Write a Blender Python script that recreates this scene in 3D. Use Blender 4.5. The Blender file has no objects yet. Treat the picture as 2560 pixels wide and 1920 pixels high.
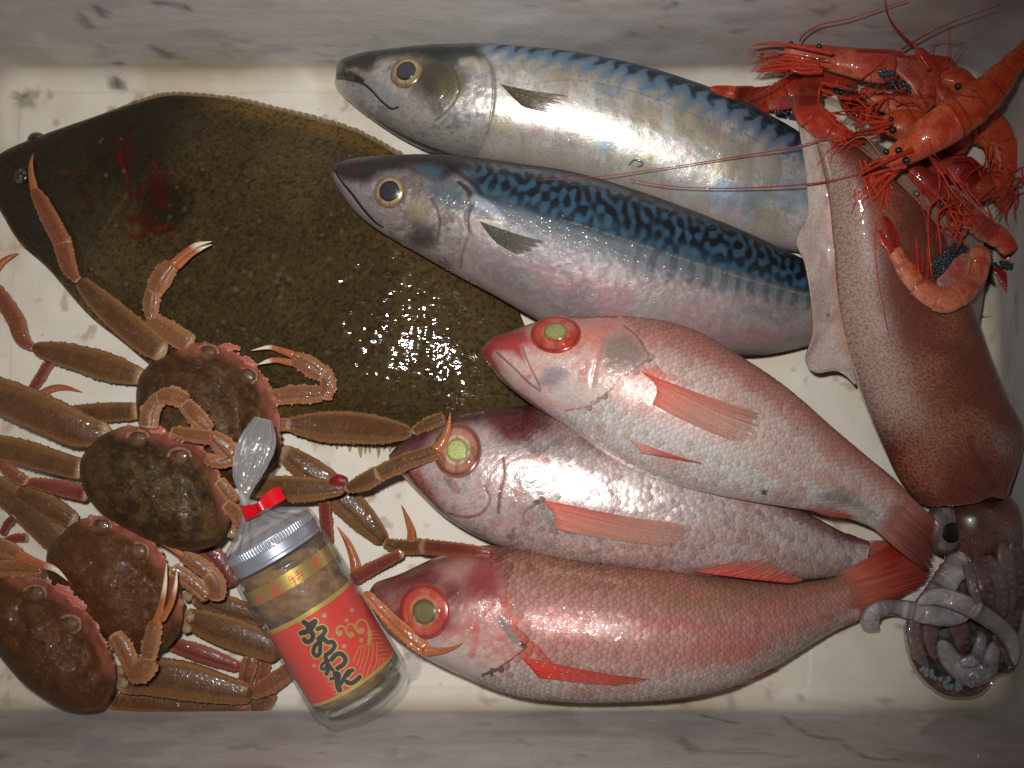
import bpy, math
import numpy as np
from mathutils import Vector, Matrix

scn = bpy.context.scene
C = scn.collection

# ------------------------------------------------------------------ camera
DIST, PITCH, SC = 0.60, math.radians(4.5), 4571.0
FPX = SC * DIST                                   # focal length in photo pixels (2560 wide)
CAM = np.array([0, -DIST * math.sin(PITCH), DIST * math.cos(PITCH)])
FW = np.array([0, math.sin(PITCH), -math.cos(PITCH)])
RT = np.array([1.0, 0, 0])
UP = np.array([0, math.cos(PITCH), math.sin(PITCH)])
cam = bpy.data.cameras.new('camera')
camo = bpy.data.objects.new('camera', cam)
C.objects.link(camo)
cam.sensor_width = 36
cam.lens = 36 * FPX / 2560
cam.clip_start, cam.clip_end = 0.01, 20
camo.location = CAM
camo.rotation_euler = (PITCH, 0, 0)
scn.camera = camo

# ------------------------------------------------------------------ light: the camera's own flash and a dim room
w = bpy.data.worlds.new('World')
scn.world = w
w.use_nodes = True
w.node_tree.nodes['Background'].inputs[0].default_value = (1.0, 0.93, 0.86, 1)
w.node_tree.nodes['Background'].inputs[1].default_value = 0.022
fl = bpy.data.lights.new('flash', 'SPOT')
fl.energy = 12.1
fl.color = (1.0, 0.985, 0.965)
fl.spot_size = math.radians(75)
fl.spot_blend = 1.0
fl.shadow_soft_size = 0.009
flo = bpy.data.objects.new('flash', fl)
C.objects.link(flo)
flo.location = (-0.022, CAM[1] + 0.036, CAM[2] + 0.012)
flo.rotation_euler = (math.radians(3.0), math.radians(2.5), 0)
scn.view_settings.view_transform = 'Standard'
scn.view_settings.look = 'None'
scn.view_settings.exposure = 0
scn.view_settings.gamma = 1
scn.view_settings.use_curve_mapping = False
scn.render.engine = 'CYCLES'
scn.cycles.transparent_max_bounces = 32

# ------------------------------------------------------------------ numeric helpers
RNG = np.random.default_rng(7)

def lin(*c):
    c = np.array(c, float) / 255.0
    return np.where(c <= 0.04045, c / 12.92, ((c + 0.055) / 1.055) ** 2.4)

def P(px, py, z):
    """photo pixel + height above the box floor -> point in the box (metres)"""
    px, py, z = np.broadcast_arrays(np.asarray(px, float), np.asarray(py, float), np.asarray(z, float))
    d = FW + RT * ((px - 1280) / FPX)[..., None] + UP * ((960 - py) / FPX)[..., None]
    t = (z - CAM[2]) / d[..., 2]
    return CAM + d * t[..., None]

def PX(V):
    d = V - CAM
    dep = d @ FW
    return np.stack([1280 + FPX * (d @ RT) / dep, 960 - FPX * (d @ UP) / dep], -1)

def spl(pts, n):
    """Catmull-Rom through k-dimensional points, n samples"""
    p = np.asarray(pts, float)
    if p.ndim == 1: p = p[:, None]
    k = len(p)
    if k == 1: return np.repeat(p, n, 0)
    e = np.vstack([2 * p[0] - p[1], p, 2 * p[-1] - p[-2]])
    t = np.linspace(0, k - 1, n)
    i = np.minimum(t.astype(int), k - 2)
    f = (t - i)[:, None]
    a, b, c, d = e[i], e[i + 1], e[i + 2], e[i + 3]
    return 0.5 * (2 * b + (c - a) * f + (2 * a - 5 * b + 4 * c - d) * f ** 2 + (3 * b - 3 * c + d - a) * f ** 3)

def T(pts, crop):
    """points read off an enlarged crop of the photograph -> photo pixels"""
    x0, y0, s = crop
    return [(x0 + p[0] / s, y0 + p[1] / s) for p in pts]

cA, cB, cC, cD, cE = (0, 560, 3.456), (0, 960, 3.456), (0, 1340, 2.765), (520, 800, 3.456), (540, 1180, 2.514)
cF, cG, cH, cI, cJ = (1760, 0, 2.765), (1960, 400, 3.687), (2100, 1150, 2.552), (800, 80, 3.456), (1400, 150, 3.456)
cK, cL, cM, cN, cO = (800, 360, 3.456), (1400, 450, 3.16), (1160, 760, 2.765), (960, 1000, 2.765), (900, 1320, 2.765)
cQ, cU, cV, cW, c0 = (1650, 1150, 2.765), (0, 0, 2.458), (400, 300, 2.458), (1950, 250, 1.580), (0, 0, 0.8641)

def _h(i, j, k):
    n = (i * 374761393 + j * 668265263 + k * 2147483647 * 31) & 0xffffffff
    n = ((n ^ (n >> 13)) * 1274126177) & 0xffffffff
    return ((n ^ (n >> 16)) & 0xffff) / 65535.0

def noise(x, y, seed=0):
    """value noise, 0..1"""
    x, y = np.asarray(x, float), np.asarray(y, float)
    i, j = np.floor(x).astype(np.int64), np.floor(y).astype(np.int64)
    f, g = x - i, y - j
    f, g = f * f * (3 - 2 * f), g * g * (3 - 2 * g)
    a, b = _h(i, j, seed), _h(i + 1, j, seed)
    c, d = _h(i, j + 1, seed), _h(i + 1, j + 1, seed)
    return a + (b - a) * f + (c - a) * g + (a - b - c + d) * f * g

def fbm(x, y, seed=0, o=3):
    s, a, t = 0, 1.0, 0
    for k in range(o):
        s = s + a * noise(x * 2 ** k, y * 2 ** k, seed + k * 17)
        t += a; a *= 0.5
    return s / t

def sm(x, a, b):
    t = np.clip((x - a) / (b - a), 0, 1)
    return t * t * (3 - 2 * t)

# height map over the photo (quarter resolution): what lies highest where, so that later things rest on earlier ones
HM = np.zeros((560, 720))
def hm_add(V, erode=0):
    p = PX(V.reshape(-1, 3)); z = V.reshape(-1, 3)[:, 2]
    i = np.clip((p[:, 1] / 4 + 40).astype(int), 0, 559); j = np.clip((p[:, 0] / 4 + 40).astype(int), 0, 719)
    np.maximum.at(HM, (i, j), z)
def hz(px, py, r=1):
    i = np.clip((np.asarray(py, float) / 4 + 40).astype(int), r, 559 - r); j = np.clip((np.asarray(px, float) / 4 + 40).astype(int), r, 719 - r)
    m = HM[i, j]
    for a in range(-r, r + 1):
        for b in range(-r, r + 1):
            m = np.maximum(m, HM[i + a, j + b])
    return m

# ------------------------------------------------------------------ objects
def thing(name, label, cat, at=(1280, 960), group=None, z=0.0):
    o = bpy.data.objects.new(name, None)
    C.objects.link(o)
    o.location = P(at[0], at[1], z)
    o.empty_display_size = 0.02
    o['label'] = label; o['category'] = cat
    if group: o['group'] = group
    return o

def rootloc(o):
    while o is not None and o.parent: o = o.parent
    return np.array(o.location) if o is not None else np.zeros(3)

def rawmesh(name, V, faces, mat, parent, col=None, mr=None, smooth=True, nrm_up=False):
    """V (n,3) world; faces: list of int arrays (m,k)"""
    me = bpy.data.meshes.new(name)
    V = np.asarray(V, float) - rootloc(parent)
    loops = np.concatenate([f.ravel() for f in faces]).astype(np.int32)
    cnt = np.concatenate([np.full(len(f), f.shape[1]) for f in faces]).astype(np.int32)
    st = np.concatenate([[0], np.cumsum(cnt)[:-1]]).astype(np.int32)
    me.vertices.add(len(V)); me.vertices.foreach_set('co', V.astype(np.float32).ravel())
    me.loops.add(len(loops)); me.loops.foreach_set('vertex_index', loops)
    me.polygons.add(len(cnt)); me.polygons.foreach_set('loop_start', st); me.polygons.foreach_set('loop_total', cnt)
    me.update(calc_edges=True)
    me.polygons.foreach_set('use_smooth', np.full(len(cnt), smooth))
    if col is not None:
        a = me.color_attributes.new('Col', 'FLOAT_COLOR', 'POINT')
        a.data.foreach_set('color', np.c_[col.reshape(-1, 3), np.ones(len(V))].astype(np.float32).ravel())
    if mr is not None:
        a = me.color_attributes.new('MR', 'FLOAT_COLOR', 'POINT')
        a.data.foreach_set('color', np.c_[mr.reshape(-1, 3), np.ones(len(V))].astype(np.float32).ravel())
    me.materials.append(mat)
    o = bpy.data.objects.new(name, me)
    C.objects.link(o)
    o.parent = parent
    return o

def segdist(p, poly):
    poly = np.asarray(poly, float)
    best = np.full(len(p), 1e9); tt = np.zeros(len(p)); acc = 0
    L = np.linalg.norm(np.diff(poly, axis=0), axis=1); tot = L.sum() + 1e-9
    for a, b, l in zip(poly[:-1], poly[1:], L):
        ab = b - a
        t = np.clip(((p - a) @ ab) / (ab @ ab + 1e-9), 0, 1)
        d = np.linalg.norm(p - (a + t[:, None] * ab), axis=1)
        m = d < best
        best[m] = d[m]; tt[m] = (acc + t[m] * l) / tot
        acc += l
    return best, tt

class Grid:
    """a (nu x nv) sheet of points; wrap joins the last column to the first (a lofted body)"""
    def __init__(s, V, wrap, u, w, cap=True):
        s.V, s.wrap, s.cap = V, wrap, cap
        s.nu, s.nv = V.shape[:2]
        s.u, s.w = u, w
        s.px = PX(V)
        s.col = np.zeros(V.shape); s.met = np.zeros(V.shape[:2]); s.rou = np.full(V.shape[:2], 0.4); s.wet = np.ones(V.shape[:2])
        d = np.linalg.norm(np.diff(V[:, s.nv // 4 if wrap else s.nv // 2], axis=0), axis=1)
        s.s = np.repeat(np.concatenate([[0], np.cumsum(d)])[:, None], s.nv, 1)       # metres along
        e = np.linalg.norm(np.diff(V, axis=1), axis=2)
        s.t = np.concatenate([np.zeros((s.nu, 1)), np.cumsum(e, 1)], 1)              # metres across
    def fill(s, c): s.col[:] = c; return s
    def mix(s, c, a):
        a = np.asarray(a)[..., None]
        s.col = s.col * (1 - a) + np.asarray(c) * a
        return s
    def mask(s, pts, width, soft=0.5, taper=None, smooth=True):
        pts = np.asarray(pts, float)
        if smooth and len(pts) > 2: pts = spl(pts, 6 * len(pts))
        lo, hi = pts.min(0) - width - 2, pts.max(0) + width + 2
        m = np.all((s.px > lo) & (s.px < hi), -1)
        out = np.zeros(m.shape)
        if m.any():
            d, t = segdist(s.px[m], pts)
            wd = width * (1 if taper is None else np.interp(t, np.linspace(0, 1, len(taper)), taper))
            out[m] = 1 - sm(d, wd * (1 - soft), wd + 1e-6)
        return out
    def stroke(s, pts, width, c=None, a=1.0, disp=0, soft=0.6, taper=None, met=None, rou=None):
        m = s.mask(pts, width, soft, taper)
        if c is not None: s.mix(c, m * a)
        if disp: s.V[..., 2] += 0.22 * disp * m
        if met is not None: s.met += (met - s.met) * m * a
        if rou is not None: s.rou += (rou - s.rou) * m * a
        return m
    def blob(s, c, r, col=None, a=1.0, soft=0.6, disp=0, met=None, ell=1.0, ang=0.0, rou=None):
        d = s.px - np.asarray(c, float)
        ca, sa = math.cos(ang), math.sin(ang)
        x, y = d[..., 0] * ca + d[..., 1] * sa, (-d[..., 0] * sa + d[..., 1] * ca) / ell
        m = 1 - sm(np.hypot(x, y), r * (1 - soft), r)
        if col is not None: s.mix(col, m * a)
        if disp: s.V[..., 2] += disp * m
        if met is not None: s.met += (met - s.met) * m * a
        if rou is not None: s.rou += (rou - s.rou) * m * a
        return m
    def inside(s, poly, soft=6):
        poly = np.asarray(poly, float)
        p = s.px.reshape(-1, 2); x, y = p[:, 0], p[:, 1]
        ins = np.zeros(len(p), bool)
        for (ax, ay), (bx, by) in zip(poly, np.roll(poly, -1, 0)):
            c = ((ay > y) != (by > y))
            xx = (bx - ax) * (y - ay) / (by - ay + 1e-12) + ax
            ins ^= c & (x < xx)
        d, _ = segdist(p, np.vstack([poly, poly[:1]]))
        return sm(np.where(ins, d, -d), -soft, soft).reshape(s.nu, s.nv)
    def build(s, name, mat, parent, hm=True, label=None, kind=None):
        nu, nv = s.nu, s.nv
        idx = np.arange(nu * nv).reshape(nu, nv)
        if s.wrap: idx2 = np.concatenate([idx, idx[:, :1]], 1)
        else: idx2 = idx
        q = np.stack([idx2[:-1, :-1], idx2[1:, :-1], idx2[1:, 1:], idx2[:-1, 1:]], -1).reshape(-1, 4)
        Vf = s.V.reshape(-1, 3)
        # orient so that the upper faces look up
        c = np.cross(Vf[q[:, 2]] - Vf[q[:, 0]], Vf[q[:, 3]] - Vf[q[:, 1]])
        zc = Vf[q].mean(1)[:, 2]
        up = (c[:, 2] * (zc - (s.zc0 if hasattr(s, 'zc0') and s.wrap else -1))).sum()
        if s.wrap:
            k = nv // 4
            row = nu // 2
            n = np.cross(s.V[row + 1, k] - s.V[row, k], s.V[row, k + 1] - s.V[row, k])
            up = n[2]
        if up < 0: q = q[:, ::-1]
        faces = [q]
        if s.wrap and s.cap:
            faces += [idx[:1, ::-1] if up > 0 else idx[:1], idx[-1:] if up > 0 else idx[-1:, ::-1]]
        o = rawmesh(name, Vf, faces, mat, parent, s.col, np.stack([s.met, s.rou, s.wet], -1))
        if label: o['label'] = label
        if kind: o['kind'] = kind
        if hm: hm_add(s.V)
        s.o = o
        return o

def loft(st, nu, nt, nb, ex=1.0, ez=1.0, end=0.0):
    """st rows: Tx,Ty,Bx,By (photo pixels), zc, h (metres); closed body from first to last row"""
    p = spl(st, nu)
    Tp, Bp = P(p[:, 0], p[:, 1], p[:, 4]), P(p[:, 2], p[:, 3], p[:, 4])
    th = np.concatenate([np.linspace(0, math.pi, nt, endpoint=False), np.linspace(math.pi, 2 * math.pi, nb, endpoint=False)])
    c, s_ = np.cos(th), np.sin(th)
    c = np.sign(c) * np.abs(c) ** ex; s_ = np.sign(s_) * np.abs(s_) ** ez
    mid, hf = (Tp + Bp) / 2, (Tp - Bp) / 2
    V = mid[:, None] + hf[:, None] * c[None, :, None]
    V[..., 2] = p[:, 4][:, None] + np.maximum(p[:, 5], 1e-4)[:, None] * s_[None]
    u = np.repeat(np.linspace(0, 1, nu)[:, None], len(th), 1)
    g = Grid(V, True, u, np.repeat(c[None], nu, 0))
    g.th = np.repeat(th[None], nu, 0)
    g.nt = nt
    return g

def sheet(root, tip, nu, nv, zr, zt, bow=0.0):
    """open sheet between two pixel curves (root -> tip); heights zr, zt arrays or scalars"""
    r, t = spl(root, nu), spl(tip, nu)
    k = np.linspace(0, 1, nv)
    px = r[:, None] * (1 - k)[None, :, None] + t[:, None] * k[None, :, None]
    zr = spl(np.atleast_1d(zr), nu)[:, 0]; zt = spl(np.atleast_1d(zt), nu)[:, 0]
    z = zr[:, None] * (1 - k) + zt[:, None] * k + bow * np.sin(math.pi * k)[None]
    V = P(px[..., 0], px[..., 1], z)
    return Grid(V, False, np.repeat(np.linspace(0, 1, nu)[:, None], nv, 1), np.repeat(k[None], nu, 0))

# ------------------------------------------------------------------ materials
def newmat(name):
    m = bpy.data.materials.new(name); m.use_nodes = True
    nt = m.node_tree
    b = nt.nodes['Principled BSDF']
    return m, nt, b

def nd(nt, t, **kw):
    n = nt.nodes.new(t)
    for k, v in kw.items(): setattr(n, k, v)
    return n

def skinmat(name, bump=0.25, scale=900, coat=0.6, coatr=0.12, ck=2.0, cscale=350, var=0.18, sss=0.0, spec=0.5, alpha=1.0, bdist=0.0006, cdet=1.0, amap=False, cmap=None):
    """wet animal skin: colour, metal and roughness come from the mesh, grain, relief and the wet film from noise"""
    m, nt, b = newmat(name)
    L = nt.links.new
    col, mr = nd(nt, 'ShaderNodeVertexColor', layer_name='Col'), nd(nt, 'ShaderNodeVertexColor', layer_name='MR')
    sep = nd(nt, 'ShaderNodeSeparateColor'); L(mr.outputs[0], sep.inputs[0])
    tc = nd(nt, 'ShaderNodeTexCoord')
    n1 = nd(nt, 'ShaderNodeTexNoise'); n1.inputs['Scale'].default_value = scale; n1.inputs['Detail'].default_value = 3
    L(tc.outputs['Object'], n1.inputs['Vector'])
    n2 = nd(nt, 'ShaderNodeTexNoise'); n2.inputs['Scale'].default_value = cscale; n2.inputs['Detail'].default_value = cdet
    if cmap:
        mpg = nd(nt, 'ShaderNodeMapping'); mpg.inputs['Rotation'].default_value = (0, 0, math.radians(cmap[0])); mpg.inputs['Scale'].default_value = (cmap[1], cmap[2], 1)
        L(tc.outputs['Object'], mpg.inputs['Vector']); L(mpg.outputs[0], n2.inputs['Vector'])
    else: L(tc.outputs['Object'], n2.inputs['Vector'])
    mp = nd(nt, 'ShaderNodeMapRange'); mp.inputs['From Min'].default_value = 0.3; mp.inputs['From Max'].default_value = 0.7
    mp.inputs['To Min'].default_value = 1 - var; mp.inputs['To Max'].default_value = 1 + var
    L(n1.outputs['Fac'], mp.inputs['Value'])
    mul = nd(nt, 'ShaderNodeVectorMath', operation='SCALE'); L(col.outputs[0], mul.inputs[0]); L(mp.outputs[0], mul.inputs['Scale'])
    L(mul.outputs[0], b.inputs['Base Color'])
    L(sep.outputs[0], b.inputs['Metallic']); L(sep.outputs[1], b.inputs['Roughness'])
    b.inputs['Specular IOR Level'].default_value = spec
    bp = nd(nt, 'ShaderNodeBump'); bp.inputs['Strength'].default_value = bump; bp.inputs['Distance'].default_value = bdist
    L(n1.outputs['Fac'], bp.inputs['Height']); L(bp.outputs[0], b.inputs['Normal'])
    cb = nd(nt, 'ShaderNodeBump'); cb.inputs['Strength'].default_value = min(1.0, ck * 0.5); cb.inputs['Distance'].default_value = bdist * 2
    L(n2.outputs['Fac'], cb.inputs['Height']); L(cb.outputs[0], b.inputs['Coat Normal'])
    cw = nd(nt, 'ShaderNodeMath', operation='MULTIPLY'); cw.inputs[1].default_value = coat; L(sep.outputs[2], cw.inputs[0])
    L(cw.outputs[0], b.inputs['Coat Weight'])
    b.inputs['Coat Roughness'].default_value = coatr
    if sss:
        b.inputs['Subsurface Weight'].default_value = sss
        b.inputs['Subsurface Radius'].default_value = (0.006, 0.003, 0.002)
        b.inputs['Subsurface Scale'].default_value = 0.6
    if alpha < 1: b.inputs['Alpha'].default_value = alpha
    if amap: L(sep.outputs[2], b.inputs['Alpha']); nt.links.remove(cw.inputs[0].links[0]); cw.inputs[0].default_value = 0.6
    return m

def plain(name, c, rough=0.4, metal=0.0, coat=0.0, alpha=1.0, bump=0.0, scale=500, var=0.0):
    m, nt, b = newmat(name)
    b.inputs['Base Color'].default_value = (*c, 1)
    b.inputs['Roughness'].default_value = rough; b.inputs['Metallic'].default_value = metal
    b.inputs['Coat Weight'].default_value = coat; b.inputs['Coat Roughness'].default_value = 0.05
    b.inputs['Alpha'].default_value = alpha
    tc = nd(nt, 'ShaderNodeTexCoord'); n1 = nd(nt, 'ShaderNodeTexNoise'); n1.inputs['Scale'].default_value = scale
    nt.links.new(tc.outputs['Object'], n1.inputs['Vector'])
    if bump:
        bp = nd(nt, 'ShaderNodeBump'); bp.inputs['Strength'].default_value = bump; bp.inputs['Distance'].default_value = 0.0006
        nt.links.new(n1.outputs['Fac'], bp.inputs['Height']); nt.links.new(bp.outputs[0], b.inputs['Normal'])
    if var:
        cr = nd(nt, 'ShaderNodeValToRGB')
        cr.color_ramp.elements[0].position = 0.3; cr.color_ramp.elements[1].position = 0.7
        cr.color_ramp.elements[0].color = (*(np.array(c) * (1 - var)), 1); cr.color_ramp.elements[1].color = (*np.minimum(np.array(c) * (1 + var), 1), 1)
        nt.links.new(n1.outputs['Fac'], cr.inputs[0]); nt.links.new(cr.outputs[0], b.inputs['Base Color'])
    return m

# ------------------------------------------------------------------ the polystyrene box
def foam_material():
    m, nt, b = newmat('foam')
    L = nt.links.new
    col = nd(nt, 'ShaderNodeVertexColor', layer_name='Col')
    tc = nd(nt, 'ShaderNodeTexCoord')
    v = nd(nt, 'ShaderNodeTexVoronoi'); v.inputs['Scale'].default_value = 330; L(tc.outputs['Object'], v.inputs['Vector'])
    n = nd(nt, 'ShaderNodeTexNoise'); n.inputs['Scale'].default_value = 55; n.inputs['Detail'].default_value = 5; L(tc.outputs['Object'], n.inputs['Vector'])
    mp = nd(nt, 'ShaderNodeMapRange'); mp.inputs['From Min'].default_value = 0.3; mp.inputs['From Max'].default_value = 0.7
    mp.inputs['To Min'].default_value = 0.95; mp.inputs['To Max'].default_value = 1.04
    L(n.outputs['Fac'], mp.inputs['Value'])
    mul = nd(nt, 'ShaderNodeVectorMath', operation='SCALE'); L(col.outputs[0], mul.inputs[0]); L(mp.outputs[0], mul.inputs['Scale'])
    L(mul.outputs[0], b.inputs['Base Color'])
    b.inputs['Roughness'].default_value = 0.55; b.inputs['Specular IOR Level'].default_value = 0.3
    wn = nd(nt, 'ShaderNodeTexNoise'); wn.inputs['Scale'].default_value = 22; wn.inputs['Detail'].default_value = 3; L(tc.outputs['Object'], wn.inputs['Vector'])
    wr = nd(nt, 'ShaderNodeMapRange'); wr.inputs['From Min'].default_value = 0.55; wr.inputs['From Max'].default_value = 0.62; wr.inputs['To Max'].default_value = 0.7; L(wn.outputs['Fac'], wr.inputs['Value'])
    L(wr.outputs[0], b.inputs['Coat Weight']); b.inputs['Coat Roughness'].default_value = 0.06
    bp = nd(nt, 'ShaderNodeBump'); bp.inputs['Strength'].default_value = 0.18; bp.inputs['Distance'].default_value = 0.0005
    L(v.outputs['Distance'], bp.inputs['Height']); L(bp.outputs[0], b.inputs['Normal'])
    return m
M_FOAM = foam_material()
FOAMC, WALLC = lin(219, 211, 196), lin(206, 200, 197)
yT, yB = P(1280, 183, 0)[1], P(1280, 1768, 0)[1]
xL, xR = P(-20, 800, 0)[0], (P(2425, 220, 0)[0] + P(2545, 1600, 0)[0]) / 2
box = thing('foam_box', 'white polystyrene fish box with grey smudges on its inner walls', 'box')
box.location = (0, 0, 0)
# floor
nx, ny = 420, 290
gx, gy = np.meshgrid(np.linspace(xL - 0.004, xR + 0.004, nx), np.linspace(yB - 0.004, yT + 0.004, ny), indexing='ij')
g = Grid(np.stack([gx, gy, 0.0003 * fbm(gx * 25, gy * 25, 3)], -1), False, gx, gy)
def stain(g, gx, gy):
  k = fbm(gx * 16 + 3, gy * 16, 5, 4)
  g.mix(lin(200, 184, 150), 0.5 * sm(k, 0.48, 0.75))
  g.mix(lin(186, 166, 134), 0.45 * sm(fbm(gx * 40, gy * 14, 9, 4), 0.58, 0.8)); g.mix(lin(150, 110, 84), 0.5 * sm(fbm(gx * 130, gy * 130, 19, 3), 0.68, 0.8))
  edge = np.minimum.reduce([gx - xL, xR - gx, gy - yB, yT - gy])
  g.mix(lin(186, 168, 136), 0.5 * (1 - sm(edge, 0.0, 0.03)) * sm(fbm(gx * 20, gy * 20, 11), 0.4, 0.7))
  for c, r, a in ((T([(722, 515)], cU)[0], 30, 0.92), (T([(160, 615)], cU)[0], 38, 0.5), (T([(600, 985)], cI)[0], 10, 0.25)):
      d = np.hypot(*(np.moveaxis(g.px, -1, 0) - np.array(c)[:, None, None]))
      ang = np.arctan2(g.px[..., 1] - c[1], g.px[..., 0] - c[0])
      rr = r * (0.7 + 0.5 * noise(ang * 4 + 9, d * 0.05, 2))
      g.mix(lin(38, 30, 24), a * (1 - sm(d, rr * 0.25, rr)))
g.fill(FOAMC); stain(g, gx, gy)
g.blob((697, 1166), 9, lin(150, 8, 16), 0.95, soft=0.3)
for pts, wd in (([(2010, 1520), (2025, 1640), (2020, 1745)], 5), ([(1180, 1300), (1195, 1345)], 3), ([(60, 850), (140, 905)], 3)):
    g.stroke(pts, wd, lin(245, 240, 225), 0.5)
g.rou[:] = 0.5
g.build('floor_panel', M_FOAM, box, hm=False)
# walls: one moulded ring, fillet, slightly leaning wall, rim, outside
def ring(inset, z, rc=0.018, n=24, ns=150):
    x0, x1, y0, y1 = xL + inset, xR - inset, yB + inset, yT - inset
    r = max(rc - inset, 0.002) if inset > 0 else rc - inset
    pts = []
    for (cx, cy, a0), nxt in (((x1 - r, y1 - r, 0), (x0 + r, y1)), ((x0 + r, y1 - r, 90), (x0, y0 + r)), ((x0 + r, y0 + r, 180), (x1 - r, y0)), ((x1 - r, y0 + r, 270), (x1, y1 - r))):
        for a in np.linspace(a0, a0 + 90, n): pts.append((cx + r * math.cos(math.radians(a)), cy + r * math.sin(math.radians(a)), z))
        e = np.array(pts[-1]); f = np.array([nxt[0], nxt[1], z])
        for t in np.linspace(0, 1, ns + 2)[1:-1]: pts.append(tuple(e * (1 - t) + f * t))
    return np.array(pts)
rings = [ring(0.011 * (1 - math.sin(a)), 0.0005 + 0.011 * (1 - math.cos(a))) for a in np.linspace(0, math.pi / 2, 8)]
rings += [ring(-0.06 * (z - 0.0115), z) for z in np.linspace(0.0115, 0.15, 46)[1:]]
rings += [ring(-0.010, 0.153), ring(-0.03, 0.153), ring(-0.033, 0.150), ring(-0.031, -0.02), ring(-0.02, -0.025), ring(0.1, -0.025)]
V = np.stack(rings)
g = Grid(V, True, V[..., 0], V[..., 1], cap=False)
along = np.repeat(np.cumsum(np.r_[0, np.linalg.norm(np.diff(V[12], axis=0), axis=1)])[None], len(V), 0)
zz = V[..., 2]
g.fill(WALLC)
g.mix(FOAMC, 1 - sm(zz, 0.002, 0.018)); wc_ = g.col.copy(); stain(g, V[..., 0], V[..., 1]); kf = sm(zz, 0.010, 0.022)[..., None]; g.col = g.col * (1 - kf) + wc_ * kf
k = fbm(along * 30, zz * 60, 21, 4)
g.mix(lin(105, 98, 100), 0.25 * sm(k, 0.54, 0.78) * sm(zz, 0.006, 0.025))
k = fbm(along * 75, zz * 190, 31, 3)
g.mix(lin(84, 80, 84), 0.45 * sm(k, 0.66, 0.82) * sm(fbm(along * 9, zz * 30, 4), 0.42, 0.62) * sm(zz, 0.006, 0.02))
k = fbm(along * 30, zz * 220, 41, 4)
g.mix(lin(180, 168, 158), 0.25 * sm(k, 0.45, 0.65))
g.mix(lin(160, 132, 98), 0.25 * sm(fbm(along * 14, zz * 40, 51), 0.52, 0.75))
for pts, wd in ((T([(945, 290), (1000, 325), (1050, 350)], cU), 12), (T([(580, 270), (630, 290)], cU), 6), (T([(690, 390), (760, 385)], cU), 6),
                ([(1960, 1795), (2030, 1840), (2110, 1850)], 7), ([(2105, 1860), (2170, 1895), (2240, 1900)], 6), ([(1700, 1850), (1730, 1870)], 16),
                (T([(760, 80), (830, 90), (890, 50)], cF), 11), ([(1760, 1790), (1800, 1800), (1850, 1808)], 5), ([(1660, 25), (1690, 10)], 8),
                ([(240, 20), (260, 35)], 18), ([(200, 40), (225, 70)], 14), ([(430, 10), (470, 20)], 12), ([(380, 5), (405, 10)], 12)):
    m = g.mask(pts, wd, 0.8)
    m = m * (0.4 + 0.9 * noise(along * 500, zz * 500, 6))
    g.mix(lin(70, 65, 68), np.clip(m, 0, 1) * 0.6)
g.build('side_wall', M_FOAM, box, hm=False)
# ------------------------------------------------------------------ fish
def mottle(g, m, seed, light, dark, la=0.5, da=0.5, metal=0.35):
    n1, n2, n3 = fbm(g.s * 420, g.t * 420, seed, 3), fbm(g.s * 110, g.t * 110, seed + 1, 3), fbm(g.s * 800, g.t * 800, seed + 2, 2)
    g.mix(np.asarray(dark), m * da * sm(n2, 0.48, 0.68)); g.mix(np.asarray(dark) * 0.8, m * da * 0.6 * sm(n3, 0.58, 0.72))
    f = m * sm(n1, 0.52, 0.70); g.mix(np.asarray(light), la * f); g.met += metal * f
    g.V[..., 2] += np.where(g.th < math.pi, 0.00035 * (n1 - 0.5) * m, 0)

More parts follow.
